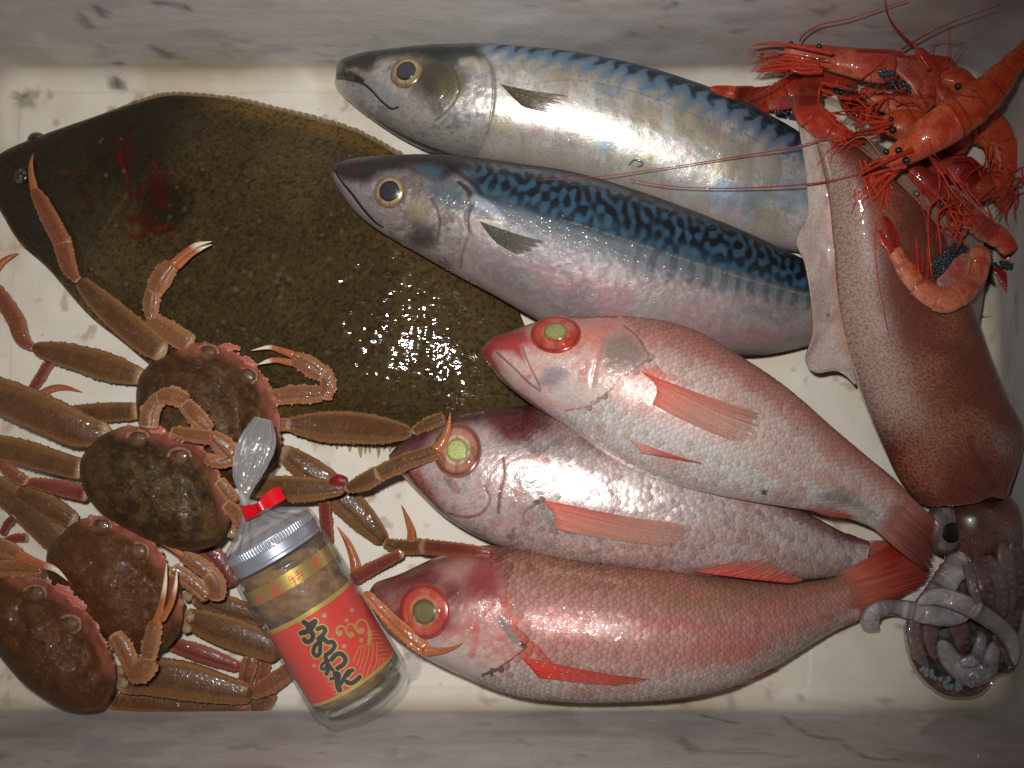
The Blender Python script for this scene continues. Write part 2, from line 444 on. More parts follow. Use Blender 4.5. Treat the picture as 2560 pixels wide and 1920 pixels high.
def eye(px, r_px, parent, ring, iris, pupil, name='eye', ell=1.0, ang=0.0, z=None, bulge=0.35, pr=0.5, pell=1.0, poff=(0, 0), prim=None, tilt=None, skin=None, cornea=False):
    """domed eye: outer ring, iris and a pupil (own sub-part)"""
    z0 = float(hz(px[0], px[1], 2)) if z is None else z
    if tilt is None and z is None:                                   # lie in the slope of the head
        r_ = r_px * 0.8; ax = P([px[0] - r_, px[0] + r_, px[0], px[0]], [px[1], px[1], px[1] - r_, px[1] + r_], z0)
        hs = hz(np.array([px[0] - r_, px[0] + r_, px[0], px[0]]), np.array([px[1], px[1], px[1] - r_, px[1] + r_]), 1)
        tilt = (np.clip((hs[1] - hs[0]) / (ax[1, 0] - ax[0, 0]), -0.7, 0.7), np.clip((hs[2] - hs[3]) / (ax[2, 1] - ax[3, 1]), -0.7, 0.7))
        z0 = max(z0, float(hs.mean()))
    c = P(px[0], px[1], z0)
    R = r_px / FPX * (CAM[2] - z0)
    def dome(rad, hgt, off, nr, na, e, dx=0, dy=0):
        k = np.linspace(0.02, 1, nr)[:, None]; a = np.linspace(0, 2 * math.pi, na, endpoint=False)[None]
        x, y = rad * k * np.cos(a), rad * k * np.sin(a) * e
        ca, sa = math.cos(-ang), math.sin(-ang)
        V = np.stack([c[0] + dx + x * ca - y * sa, c[1] + dy + x * sa + y * ca, z0 + off + hgt * np.sqrt(np.clip(1 - k ** 2 * 0.985, 0, 1)) + 0 * a], -1)
        if tilt is not None:
            V[..., 2] += tilt[0] * (V[..., 0] - c[0]) + tilt[1] * (V[..., 1] - c[1])
        return Grid(V, True, np.repeat(k, na, 1), np.repeat(a, nr, 0), cap=True)
    g = dome(R, R * bulge, -R * 0.10, 40, 72, ell)
    aa = g.w; kk = g.u + 0.05 * (fbm(np.cos(aa) * 5 + 3, np.sin(aa) * 5, 13) - 0.5) * sm(g.u, 0.3, 0.6)
    nn = fbm(np.cos(aa) * 3 + 7, np.sin(aa) * 3 + kk * 4, 3)
    g.col[:] = np.asarray(iris)
    g.mix(np.asarray(ring), sm(kk, 0.72, 0.86))
    if prim is not None: g.mix(np.asarray(prim), (1 - sm(np.abs(kk - pr - 0.06), 0.02, 0.09)))
    g.mix(np.asarray(ring) * 0.5, 0.5 * sm(nn, 0.5, 0.75))
    st_ = noise(aa * 14, kk * 3, 9); g.mix(np.asarray(iris) * 0.6, 0.35 * sm(st_, 0.55, 0.8) * sm(kk, 0.5, 0.7)); g.mix(lin(236, 214, 196), 0.15 * sm(fbm(np.cos(aa) * 2, np.sin(aa) * 2 + 4, 33), 0.55, 0.7) * sm(kk, 0.45, 0.6) * (1 - sm(kk, 0.7, 0.9)))
    if skin is not None: g.mix(np.asarray(skin), 0.6 * sm(kk, 0.88, 0.98)); g.mix(lin(60, 14, 14), 0.45 * (1 - sm(np.abs(kk - 0.90), 0.01, 0.06)))
    else: g.mix(lin(20, 10, 10), 0.4 * sm(kk, 0.93, 1.0))
    g.rou[:] = 0.25; g.met[:] = 0.25
    # a wrapped dome: rings are rows
    o = g.build(name, M_EYE, parent, hm=False)
    # the pupil lies in the dome's crown
    p = dome(R * pr, R * bulge * 0.42, R * bulge * (np.sqrt(1 - 0.9 * pr ** 2) - 0.42) + 0.0002, 16, 40, pell, poff[0] * R, poff[1] * R)
    n2 = fbm(p.V[..., 0] * 2500, p.V[..., 1] * 2500, 8)
    p.col[:] = np.asarray(pupil)
    p.mix(np.asarray(pupil) * 0.55, 0.6 * sm(n2, 0.45, 0.7)); p.mix(np.asarray(pupil) * 0.3, sm(p.u, 0.7, 1.0) * 0.85)
    p.rou[:] = 0.3
    p.build('pupil', M_EYE, o, hm=False)
    if cornea:
        q = dome(R * 0.86, R * (bulge + 0.16), -R * 0.02, 18, 40, ell)
        q.build('cornea', M_CORNEA, o, hm=False)
    return o

def fin(name, root, tip, parent, croot, ctip, rays=18, z=None, lift=0.0018, bow=0.0, ragged=0.12, cline=None, nv=40, zt=None, mat=None, streak=0.5, seed=1, per=5, al=(1.0, 0.85, 0.42), fade=0.0):
    """thin rayed fin lying on what is below it"""
    nu = rays * per + 1
    r, t = spl(root, nu), spl(tip, nu)
    a = np.abs(((np.linspace(0, rays, nu)) % 1) - 0.5) * 2           # 1 between rays, 0 on a ray
    rg = np.repeat(RNG.random(rays + 1), per)[:nu]
    t = r + (t - r) * (1 - ragged * (0.6 * a + 0.8 * rg))[:, None]
    k = np.linspace(0, 1, nv)
    px = r[:, None] * (1 - k)[None, :, None] + t[:, None] * k[None, :, None]
    dv = t - r; dl = np.linalg.norm(dv, axis=1, keepdims=True) + 1e-9; nv_ = np.c_[-dv[:, 1], dv[:, 0]] / dl
    px = px + nv_[:, None] * ((0.035 * dl[:, 0])[:, None] * np.sin(2.6 * k[None] + 0.8 + np.linspace(0, 1.2, nu)[:, None]) * k[None] ** 1.5 + 1.6 * k[None] * (RNG.random(rays + 1).repeat(per)[:nu] - 0.5)[:, None])[..., None]
    if z is None:
        zz = hz(px[..., 0], px[..., 1], 2) + lift
        for _ in range(14):
            zz[1:-1] = (zz[:-2] + zz[2:] + zz[1:-1]) / 3; zz[:, 1:-1] = (zz[:, :-2] + zz[:, 2:] + zz[:, 1:-1]) / 3
        zz = np.maximum(zz, hz(px[..., 0], px[..., 1], 0) + 0.0006)
    else:
        z1 = z if zt is None else zt
        zr = spl(np.atleast_1d(z), nu)[:, 0]; z1 = spl(np.atleast_1d(z1), nu)[:, 0]
        zz = zr[:, None] * (1 - k) + z1[:, None] * k
    zz = zz + bow * np.sin(math.pi * k)[None] + 0.0005 * (1 - a)[:, None] * (0.3 + 0.7 * k)[None]
    V = P(px[..., 0], px[..., 1], zz)
    g = Grid(V, False, np.repeat(np.linspace(0, 1, nu)[:, None], nv, 1), np.repeat(k[None], nu, 0))
    kk = g.w
    g.col = np.asarray(croot) * (1 - kk[..., None]) + np.asarray(ctip) * kk[..., None]
    if cline is not None: g.mix(np.asarray(cline), streak * (1 - sm(a, 0.2, 0.7))[:, None] * np.ones(nv)[None])
    n = fbm(g.u * 40, kk * 3, seed); g.col *= (0.75 + 0.5 * n)[..., None]
    lead = sm(g.u, 0.0, 0.5); g.mix(np.asarray(ctip), fade * lead * (0.35 + 0.65 * kk)); g.V[..., 2] += 0.0009 * np.exp(-(kk / 0.10) ** 2)
    g.rou[:] = 0.45
    am = np.interp(kk, [0, 0.06, 0.3, 1.0], [al[0] * 0.6, al[0], al[1], al[2]]); g.wet = np.clip(am * (1.0 - 0.60 * a[:, None] * kk) * (0.75 + 0.5 * n) * (1 - 0.35 * fade * lead * kk), 0.05, 1)
    o = g.build(name, mat or M_FIN, parent)
    md = o.modifiers.new('thickness', 'SOLIDIFY'); md.thickness = 0.0002; md.offset = -1
    return o

def scales(g, parent, u0, u1, size, w_lo=-0.97, w_hi=0.97, metal=0.3, jit=0.25, skip=None, rough=0.3, tilt=0.16, gain=1.0, edge=0.8):
    """overlapping scale plates on the upper side of a lofted body, joined into one part"""
    nt = g.nt
    Vt = g.V[:, :nt]
    du = np.linalg.norm(np.diff(Vt[:, nt // 2], axis=0), axis=1); S = np.r_[0, np.cumsum(du)]
    cen, tu, tv, nn, cc, mm = [], [], [], [], [], []
    s = S[int(u0 * (g.nu - 1))]; k = 0; s_end = S[int(u1 * (g.nu - 1))]
    gu = np.gradient(Vt, axis=0); gv = np.gradient(Vt, axis=1)
    while s < s_end:
        sz = size * np.interp(s, [S[0], s_end], [1.05, 0.72])
        i = int(np.searchsorted(S, s)); i = min(i, g.nu - 2)
        arc = np.r_[0, np.cumsum(np.linalg.norm(np.diff(Vt[i], axis=0), axis=1))]
        pos = np.arange(sz * (0.5 if k % 2 else 1.0), arc[-1], sz)
        pos = pos + RNG.normal(0, 0.02 * sz, len(pos))
        j = np.clip(np.searchsorted(arc, pos), 1, nt - 2)
        ii = np.clip(i + RNG.integers(-1, 2, len(j)), 0, g.nu - 2)
        wv = g.w[ii, j]
        ok = (wv > w_lo) & (wv < w_hi)
        if skip is not None: ok &= ~skip[ii, j]
        ii, j = ii[ok], j[ok]
        cen.append(Vt[ii, j]); a = gu[ii, j]; b = gv[ii, j]
        a = a / np.linalg.norm(a, axis=1, keepdims=True)
        n = np.cross(a, b); n /= np.linalg.norm(n, axis=1, keepdims=True) + 1e-12
        n *= np.sign(n[:, 2:3] + 1e-9)
        b = np.cross(n, a)
        tu.append(a * sz); tv.append(b * sz); nn.append(n * sz); cc.append(g.col[ii, j]); mm.append(g.met[ii, j])
        s += sz * 0.62; k += 1
    cen, tu, tv, nn, cc, mm = map(np.concatenate, (cen, tu, tv, nn, cc, mm))
    N = len(cen)
    # plate outline: front buried, rounded rear edge lifted
    sh = np.array([(-0.45, 0.0, -0.04), (-0.2, 0.5, -0.02), (0.2, 0.52, 0.5), (0.48, 0.34, 0.9), (0.62, 0.0, 1.0), (0.48, -0.34, 0.9), (0.2, -0.52, 0.5), (-0.2, -0.5, -0.02), (0.15, 0.0, 0.75)])
    tl = tilt * (1 + RNG.normal(0, jit, N)); sd = RNG.normal(0, 0.12 * tilt, N)
    V = cen[:, None] + tu[:, None] * sh[None, :, 0, None] + tv[:, None] * sh[None, :, 1, None] + nn[:, None] * ((tl[:, None] * sh[None, :, 2]) + sd[:, None] * sh[None, :, 1] + 0.03)[..., None]
    f = np.array([(8, a, (a + 1) % 8) for a in range(8)])[:, ::-1]
    F = (np.arange(N)[:, None, None] * 9 + f[None]).reshape(-1, 3)
    cn = np.cross(V[:, 1] - V[:, 8], V[:, 0] - V[:, 8])
    if (cn * nn).sum() < 0: F = F[:, ::-1]
    jc = (gain + RNG.normal(0, 0.035, N))[:, None, None]
    col = np.clip(cc[:, None] * jc * np.ones((1, 9, 1)), 0, 1)
    col[:, 3:6] *= edge; col[:, [2, 6]] *= (1 + edge) / 2; col[:, 8] = np.minimum(col[:, 8] * 1.08, 1)
    mr = np.zeros((N, 9, 3)); mr[..., 0] = np.clip(mm[:, None] + metal + RNG.normal(0, 0.03, N)[:, None], 0, 1); mr[..., 1] = rough; mr[..., 2] = 0.8
    o = rawmesh('scales', V.reshape(-1, 3), [F], M_SCALE, parent, col.reshape(-1, 3), mr.reshape(-1, 3))
    o['kind'] = 'stuff'
    return o

def cornea_material():
    m, nt, b = newmat('cornea'); L = nt.links.new
    nt.nodes.remove(b); out = [n for n in nt.nodes if n.type == 'OUTPUT_MATERIAL'][0]
    tr = nd(nt, 'ShaderNodeBsdfTransparent'); gs = nd(nt, 'ShaderNodeBsdfGlossy'); gs.inputs['Roughness'].default_value = 0.04
    df = nd(nt, 'ShaderNodeBsdfDiffuse'); df.inputs[0].default_value = (0.5, 0.45, 0.42, 1)
    tc = nd(nt, 'ShaderNodeTexCoord'); n1 = nd(nt, 'ShaderNodeTexNoise'); n1.inputs['Scale'].default_value = 300; L(tc.outputs['Object'], n1.inputs['Vector'])
    mp = nd(nt, 'ShaderNodeMapRange'); mp.inputs['From Min'].default_value = 0.4; mp.inputs['From Max'].default_value = 0.75; mp.inputs['To Max'].default_value = 0.05; L(n1.outputs['Fac'], mp.inputs['Value'])
    a = nd(nt, 'ShaderNodeMixShader'); L(mp.outputs[0], a.inputs[0]); L(tr.outputs[0], a.inputs[1]); L(df.outputs[0], a.inputs[2])
    c = nd(nt, 'ShaderNodeMixShader'); c.inputs[0].default_value = 0.05; L(a.outputs[0], c.inputs[1]); L(gs.outputs[0], c.inputs[2])
    L(c.outputs[0], out.inputs['Surface'])
    return m
M_CORNEA = cornea_material()
M_EYE = skinmat('eye_wet', bump=0.05, coat=0.9, coatr=0.03, ck=0.2, var=0.12)
M_FIN = skinmat('fin_skin', bump=0.2, scale=1500, coat=0.3, coatr=0.12, ck=1.2, var=0.15, spec=0.3, amap=True)
M_SCALE = skinmat('scale_skin', bump=0.15, scale=1400, coat=0.25, coatr=0.12, ck=1.0, var=0.10)
M_FLOUNDER = skinmat('flounder_skin', bump=0.5, scale=900, coat=0.65, coatr=0.06, ck=0.75, cscale=250, var=0.16, spec=0.02, cdet=2.0, cmap=(28, 0.5, 1.3))
M_MACK = skinmat('mackerel_skin', bump=0.16, scale=1100, coat=0.45, coatr=0.10, ck=1.1, cscale=620, var=0.12)
M_RED = skinmat('red_fish_skin', bump=0.3, scale=1100, coat=0.4, coatr=0.15, ck=1.2, cscale=500, var=0.15)

# ---- flounder
fd = thing('flounder', 'large dark olive flatfish with bloody gill lying flat on the box floor', 'fish', (600, 700))
rows = [(-38, 430, -38, 470), (0, 385, 0, 528), (73, 350, 50, 608), (203, 303, 120, 672), (338, 258, 217, 783), (431, 238, 300, 850), (560, 247, 400, 930),
        (680, 272, 520, 1000), (800, 303, 640, 1040), (900, 336, 760, 1062), (1000, 395, 880, 1075), (1110, 480, 990, 1082), (1200, 600, 1090, 1085),
        (1280, 740, 1180, 1080), (1335, 870, 1260, 1060), (1375, 945, 1330, 1030), (1395, 970, 1370, 1010)]
hh = np.interp(np.arange(17), [0, 1, 3, 6, 9, 12, 15, 16], [0.002, 0.006, 0.0105, 0.0135, 0.014, 0.0115, 0.006, 0.003])
g = loft([(*r, h * 0.62 + 0.0015, h) for r, h in zip(rows, hh)], 560, 300, 24, ex=0.82, ez=1.25)
X, Y = g.V[..., 0], g.V[..., 1]
g.V[..., 2] = np.maximum(g.V[..., 2], 0.0008 + 0.0002 * np.sin(g.th))
nb = fbm(X * 26, Y * 26, 3, 4)
g.fill(lin(76, 61, 36)); g.mix(lin(56, 45, 27), sm(nb, 0.35, 0.65) * 0.7)
g.mix(lin(118, 90, 48), 0.7 * sm(g.w, 0.82, 0.97) * sm(g.u, 0.3, 0.42)); g.mix(lin(118, 92, 46), 0.6 * sm(-g.w, 0.86, 0.98))
sp = fbm(X * 760, Y * 760, 6, 2); g.mix(lin(30, 24, 14), 0.6 * sm(sp, 0.52, 0.72))
sp = fbm(X * 620, Y * 620, 16, 2); g.mix(lin(108, 88, 52), 0.2 * sm(sp, 0.58, 0.75))
# head darker, with the gill cover edge
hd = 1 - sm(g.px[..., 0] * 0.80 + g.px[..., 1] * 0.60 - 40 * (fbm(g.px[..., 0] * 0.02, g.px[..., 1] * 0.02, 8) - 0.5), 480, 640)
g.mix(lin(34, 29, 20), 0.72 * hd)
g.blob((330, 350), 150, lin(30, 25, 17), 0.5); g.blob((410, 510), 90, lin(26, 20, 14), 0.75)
rng2 = np.random.default_rng(5)
for _ in range(70):
    t_, s_ = rng2.random(), rng2.random()
    c = (250 + 900 * t_, 330 + 420 * s_ + 250 * t_)
    g.blob(c, 5 + 4 * rng2.random(), lin(140, 135, 112), 0.22, soft=0.8)
RB = lin(120, 10, 14)
for pts, wd in (([(790, 810), (720, 890), (740, 990), (770, 1050), (790, 1150), (780, 1210)], 6), ([(940, 990), (960, 1040)], 5), ([(1020, 1090), (1060, 1150)], 5),
                ([(730, 1370), (800, 1450), (880, 1430), (1000, 1400), (1090, 1360)], 6), ([(370, 1050), (450, 1065)], 4), ([(220, 1515), (260, 1520)], 5),
                ([(1020, 1410), (1070, 1445)], 5), ([(510, 1230), (505, 1290)], 5), ([(860, 1100), (880, 1160), (870, 1190)], 5), ([(150, 1340), (170, 1440)], 4)):
    g.mix(RB, 0.75 * g.mask(T(pts, cU), wd * 1.2, 0.9, [0.4, 1, 0.7, 1, 0.3]) * sm(fbm(X * 420, Y * 420, 3), 0.38, 0.62))
g.stroke(T([(800, 800), (760, 900), (790, 1100), (800, 1250), (740, 1330), (800, 1450), (1000, 1420), (1100, 1350), (1180, 1230), (1120, 1170)], cU), 12, lin(16, 12, 9), 0.35, disp=-0.0025, soft=0.95)
g.mix(lin(66, 10, 10), 0.6 * g.inside(T([(680, 830), (800, 800), (830, 1000), (1000, 1050), (1080, 1180), (1050, 1380), (850, 1450), (720, 1380), (780, 1200), (700, 1000)], cU), 30) * sm(fbm(X * 150, Y * 150, 77, 3), 0.45, 0.66))
g.stroke(T([(780, 1190), (740, 1260), (680, 1340), (620, 1450)], cU), 5, lin(96, 72, 36), 0.35, disp=0.001)
g.V[..., 2] += np.where(g.th < math.pi, 0.00035 * (fbm(X * 240, Y * 240, 12, 2) - 0.5) + 0.0006 * (fbm(X * 60, Y * 60, 13, 2) - 0.5), 0) * sm(np.sin(g.th), 0, 0.3)
g.rou[:] = 0.65
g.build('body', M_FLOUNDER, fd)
RB1, RB2 = lin(120, 95, 50), lin(150, 122, 66)
fin('dorsal_fin', [(118, 350), (338, 268), (431, 250), (560, 258), (680, 284), (800, 315), (900, 350), (1000, 410), (1100, 490), (1180, 600)],
    [(118, 342), (338, 250), (431, 228), (560, 236), (680, 260), (800, 290), (900, 322), (1005, 378), (1125, 460), (1215, 590)], fd, RB1 * 0.6, RB1, rays=60, z=0.0035, zt=0.002, ragged=0.12, nv=10, cline=RB2)
fin('anal_fin', [(560, 1015), (640, 1040), (700, 1050), (760, 1056), (830, 1062), (900, 1066), (960, 1068), (1040, 1070)],
    T([(500, 850), (580, 950), (730, 1010), (840, 1092), (1050, 1158), (1300, 1212), (1480, 1232), (1720, 1225)], cD), fd, lin(96, 76, 36), lin(150, 122, 58), rays=34, z=0.005, zt=0.0025, ragged=0.45, nv=24, cline=lin(186, 160, 100), streak=0.8)
eye(T([(225, 868)], cU)[0], 24, fd, lin(52, 46, 30), lin(60, 54, 34), lin(18, 16, 12), bulge=0.9, pr=0.45, z=0.006)
eye(T([(130, 1085)], cU)[0], 22, fd, lin(44, 38, 26), lin(50, 44, 30), lin(30, 32, 36), bulge=0.6, pr=0.4)
# band-pass noise: the wavelength of a mackerel's back markings
def turing(nx, ny, dx, lx, ly, bw=0.28, seed=3):
    rg = np.random.default_rng(seed)
    kx, ky = np.fft.fftfreq(nx, dx)[:, None], np.fft.fftfreq(ny, dx)[None]
    k = np.hypot(kx * lx, ky * ly)
    f = np.fft.ifft2(np.fft.fft2(rg.normal(size=(nx, ny))) * np.exp(-((k - 1) / bw) ** 2)).real
    return f / f.std()
TUR = turing(900, 300, 0.0005, 0.0056, 0.0088)
def tsample(s_, t_): return TUR[np.clip((s_ / 0.0005).astype(int), 0, 899), np.clip((t_ / 0.0005).astype(int), 0, 299)]
# ---- mackerel, silver one (flank up)
def mouthline(g, pts, wd, c, disp): g.stroke(pts, wd, c, 0.95, disp=disp, soft=0.7, taper=[0.6, 1, 1, 0.8])
m1 = thing('mackerel', 'bright silver mackerel with its open mouth facing the flatfish, along the upper wall', 'fish', (1400, 300))
rows = [(848, 166, 838, 200), (861, 151, 842, 222), (901, 138, 872, 252), (956, 132, 916, 286), (1055, 122, 1000, 341), (1130, 119, 1089, 381), (1205, 119, 1193, 402),
        (1321, 127, 1310, 428), (1440, 140, 1430, 455), (1602, 172, 1580, 503), (1753, 218, 1720, 553), (1851, 256, 1820, 590), (1996, 334, 1950, 622),
        (2150, 440, 2105, 640), (2290, 535, 2262, 645), (2385, 588, 2372, 632)]
hh = [0.006, 0.009, 0.014, 0.019, 0.025, 0.028, 0.030, 0.031, 0.031, 0.030, 0.028, 0.026, 0.020, 0.015, 0.009, 0.006]
st = [(*r, max(h, 0.004) * 0.98 + (0.006 if i < 4 else 0.002), h) for i, (r, h) in enumerate(zip(rows, hh))]
g = loft(st, 620, 240, 20, ex=0.95, ez=1.0)
s, w_, X, Y = g.s, g.w, g.V[..., 0], g.V[..., 1]
pxx, pyy = g.px[..., 0], g.px[..., 1]
SIL = lin(230, 227, 218)
g.fill(SIL); g.met[:] = 0.66; g.rou[:] = 0.42
fine = fbm(s * 1100, g.t * 420, 2, 3)
g.mix(lin(150, 146, 140), 0.45 * sm(fine, 0.5, 0.75)); g.mix(lin(196, 176, 130), 0.5 * sm(fbm(s * 45, w_ * 3, 4), 0.5, 0.7)); g.mix(lin(140, 186, 224), 0.6 * sm(fbm(s * 38 + 7, w_ * 4, 14), 0.54, 0.72)); g.mix(lin(214, 168, 196), 0.35 * sm(fbm(s * 52 + 2, w_ * 4, 24), 0.56, 0.74)); g.mix(lin(150, 196, 170), 0.45 * sm(w_, 0.3, 0.55) * sm(fbm(s * 60, w_ * 5, 34), 0.5, 0.7))
stri = fbm(s * 150, w_ * 2.2, 61, 3); g.mix(lin(176, 168, 150), 0.45 * sm(stri, 0.45, 0.65)); g.mix(lin(232, 230, 222), 0.5 * sm(fbm(s * 90 + 4, w_ * 2, 71, 2), 0.55, 0.75))
# belly
g.mix(lin(168, 150, 140), 0.8 * sm(-w_, 0.55, 0.95)); g.met -= 0.45 * sm(-w_, 0.6, 0.95)
# back: black with slanted blue bars reaching down the flank
body = sm(pxx + 0.12 * pyy, 1180, 1270)
bar = np.sin(2 * math.pi * (s / 0.0105 - w_ * 2.2 + 0.9 * fbm(s * 60, w_ * 4, 7)))
thr = 0.74 - 0.20 * sm(pxx, 1250, 1900)
bl = sm(w_ + 0.13 * bar + 0.08 * (fbm(s * 160, w_ * 12, 9) - 0.5), thr, thr + 0.16)
g.mix(lin(128, 168, 204), body * 0.85 * sm(w_ + 0.10 * bar, thr - 0.34, thr - 0.02))
g.mix(lin(22, 40, 48), body * bl * 0.92)
wig = fbm(s * 130 + 3, w_ * 9 - s * 30, 23, 2)
g.mix(lin(70, 120, 150), body * bl * 0.85 * (1 - sm(np.abs(wig - 0.5), 0.02, 0.07)))
g.mix(lin(24, 50, 48), body * 0.85 * sm(w_, 0.86, 0.97))
g.met -= body * 0.25 * bl
# thin lateral line
ll = [(1205, 190), (1300, 210), (1420, 200), (1530, 215), (1650, 250), (1750, 293), (1850, 330), (1930, 370), (2000, 400)]
g.mix(lin(80, 92, 92), 0.4 * g.mask(ll, 2.6, 0.8) * sm(noise(s * 700, w_ * 30, 3), 0.3, 0.6))
# head
hedge = T([(1390, 180), (1470, 270), (1500, 400), (1500, 560), (1480, 720), (1430, 900), (1350, 1080)], cI)
hp = T([(1390, 180), (1470, 270), (1500, 400), (1500, 560), (1480, 720), (1430, 900), (1350, 1090), (1100, 1150), (0, 700), (0, 0), (1390, 0)], cI)
hd = g.inside(hp, 22)
g.mix(lin(176, 168, 164), 0.85 * hd); g.met += hd * (0.5 - g.met); g.rou += hd * 0.02
mottle(g, hd, 5, lin(230, 226, 214), lin(112, 104, 92), 0.6, 0.5, 0.2)
g.mix(lin(72, 66, 44), hd * 0.9 * g.blob(T([(1000, 400)], cI)[0], 95, soft=0.7)); g.mix(lin(120, 112, 70), 0.5 * g.blob(T([(1130, 470)], cI)[0], 50))
g.mix(lin(30, 30, 30), 0.9 * g.inside(T([(180, 330), (180, 230), (420, 150), (800, 110), (1500, 90), (1500, 200), (1050, 215), (760, 205), (520, 230), (430, 330), (300, 360)], cI), 14) * hd)
g.mix(lin(40, 70, 60), 0.7 * g.mask(T([(950, 190), (1150, 230), (1350, 220)], cI), 22, 0.8)); g.mix(lin(225, 220, 190), 0.7 * g.mask(T([(1230, 260), (1330, 250), (1380, 330)], cI), 16, 0.9))
g.mix(lin(95, 60, 50), 0.5 * g.blob(T([(1010, 660)], cI)[0], 26)); g.mix(lin(110, 70, 62), 0.5 * g.blob(T([(400, 290)], cI)[0], 26))
g.mix(lin(165, 162, 160), 0.8 * g.mask(T([(300, 370), (430, 460), (560, 560), (660, 620)], cI), 26, 0.5)); g.mix(lin(172, 168, 165), 0.8 * g.mask(T([(170, 470), (300, 590), (480, 720), (650, 830)], cI), 26, 0.6))
g.mix(lin(30, 26, 26), 0.85 * g.inside(T([(90, 330), (200, 300), (290, 360), (380, 430), (300, 425), (200, 395), (110, 400)], cI), 5)); g.V[..., 2] -= 0.004 * g.inside(T([(60, 330), (210, 310), (300, 370), (360, 425), (280, 415), (190, 395), (60, 400)], cI), 6)
g.mix(lin(206, 202, 198), 0.55 * g.mask(T([(135, 440), (220, 510), (340, 590), (450, 660)], cI), 20, 0.6))
mouthline(g, T([(140, 400), (240, 405), (360, 440), (440, 500), (520, 590), (610, 660), (670, 650)], cI), 4.5, lin(22, 28, 32), -0.004)
g.stroke(T([(215, 345), (280, 350), (370, 415)], cI), 6, lin(40, 30, 24), 0.8, disp=-0.002)
g.stroke(T([(500, 780), (700, 890), (900, 980), (1150, 1070)], cI), 5, lin(70, 74, 76), 0.7, disp=-0.0008)
g.stroke(hedge, 6, lin(70, 70, 68), 0.45, disp=-0.003, taper=[1.3, 1.2, 0.8, 0.5, 0.3], soft=0.95)
g.stroke(T([(1130, 280), (1190, 420), (1180, 560), (1080, 700), (1000, 760)], cI), 5, lin(110, 84, 52), 0.6, disp=-0.0007)
g.stroke(T([(1270, 900), (1320, 780), (1330, 640)], cI), 8, lin(210, 215, 215), 0.35)
for c, r in ((T([(780, 835)], cJ)[0], 13), (T([(700, 780)], cJ)[0], 4), (T([(1420, 920)], cJ)[0], 3)): g.blob(c, r, lin(170, 140, 95), 0.7)
g.stroke(T([(600, 905), (640, 865), (700, 880), (715, 905), (680, 925)], cJ), 3.5, lin(40, 80, 90), 0.9)
g.V[..., 2] += np.where(g.th < math.pi, 0.00045 * (fbm(X * 160, Y * 160, 5, 3) - 0.5), 0)
g.build('body', M_MACK, m1)
eye(T([(745, 345)], cI)[0], 43, m1, lin(150, 118, 88), lin(176, 152, 112), lin(66, 62, 66), pr=0.60, bulge=0.32, prim=lin(176, 156, 116))
fin('pectoral_fin', T([(1560, 455), (1640, 540), (1740, 640)], cI), T([(2170, 560), (2080, 650), (2010, 715)], cI), m1, lin(30, 28, 22), lin(96, 84, 44), rays=12, ragged=0.3, cline=lin(130, 118, 70), lift=0.0022)
fin('tail_fin', [(2375, 590), (2380, 610), (2375, 632)], [(2560, 585), (2490, 680), (2590, 800)], m1, lin(42, 38, 24), lin(62, 54, 30), rays=22, z=0.010, zt=0.006, ragged=0.1, cline=lin(96, 84, 44))

# ---- mackerel, blue-backed one
m2 = thing('mackerel', 'blue and black patterned mackerel with closed mouth resting over the flatfish', 'fish', (1400, 640))
rows = [(834, 426, 829, 440), (844, 411, 846, 472), (901, 397, 887, 528), (1003, 391, 950, 578), (1089, 391, 1040, 630), (1176, 397, 1130, 681), (1292, 413, 1234, 737),
        (1440, 436, 1370, 812), (1609, 486, 1530, 862), (1748, 537, 1680, 882), (1856, 581, 1811, 888), (1985, 640, 1930, 884), (2120, 700, 2080, 850), (2260, 745, 2250, 812), (2360, 768, 2357, 800)]
hh = [0.004, 0.009, 0.016, 0.021, 0.025, 0.028, 0.030, 0.031, 0.031, 0.029, 0.027, 0.022, 0.015, 0.008, 0.005]
zc = [0.040, 0.041, 0.043, 0.045, 0.045, 0.045, 0.044, 0.043, 0.041, 0.039, 0.036, 0.030, 0.022, 0.012, 0.008]
g = loft([(*r, a, b) for r, a, b in zip(rows, zc, hh)], 640, 250, 20, ex=0.95)
s, w_, X, Y = g.s, g.w, g.V[..., 0], g.V[..., 1]
pxx, pyy = g.px[..., 0], g.px[..., 1]
g.fill(lin(146, 134, 132)); g.met[:] = 0.16; g.rou[:] = 0.50
pk = fbm(s * 22, w_ * 2.2, 4)
g.mix(lin(160, 118, 122), 0.7 * sm(pk, 0.45, 0.7) * (1 - sm(w_, -0.5, -0.05))); g.mix(lin(112, 102, 108), 0.55 * sm(fbm(s * 30 + 5, w_ * 3, 24), 0.5, 0.7))
g.mix(lin(165, 155, 140), 0.6 * sm(-w_, 0.8, 0.97))
midb = sm(w_, -0.30, 0.08)
g.mix(lin(92, 102, 108), 0.85 * midb)
vb = np.sin(2 * math.pi * (s / 0.0085 + 0.7 * fbm(s * 80, w_ * 3, 6)))
g.mix(lin(46, 58, 72), 0.55 * sm(vb, -0.1, 0.5) * (1 - sm(np.abs(w_ - 0.02), 0.12, 0.3)) * sm(pxx, 1500, 1650))
back = sm(w_ + 0.07 * (fbm(s * 130, w_ * 6, 3) - 0.5), 0.10, 0.24)
bodym = sm(pxx - 0.15 * (pyy - 500), 1150, 1230)
g.mix(lin(34, 54, 68), back * bodym)
lab = fbm(s * 105 + 2 * w_, g.t * 92, 33, 2); lab2 = tsample(s + 0.001 * (fbm(s * 300, g.t * 300, 3) - 0.5), g.t)
wm = sm(lab2, -0.5, 1.0) * (0.55 + 0.6 * fbm(s * 90, g.t * 120, 70, 2))
wm = np.clip(wm, 0, 1)
dark = sm(w_, 0.22, 0.45)
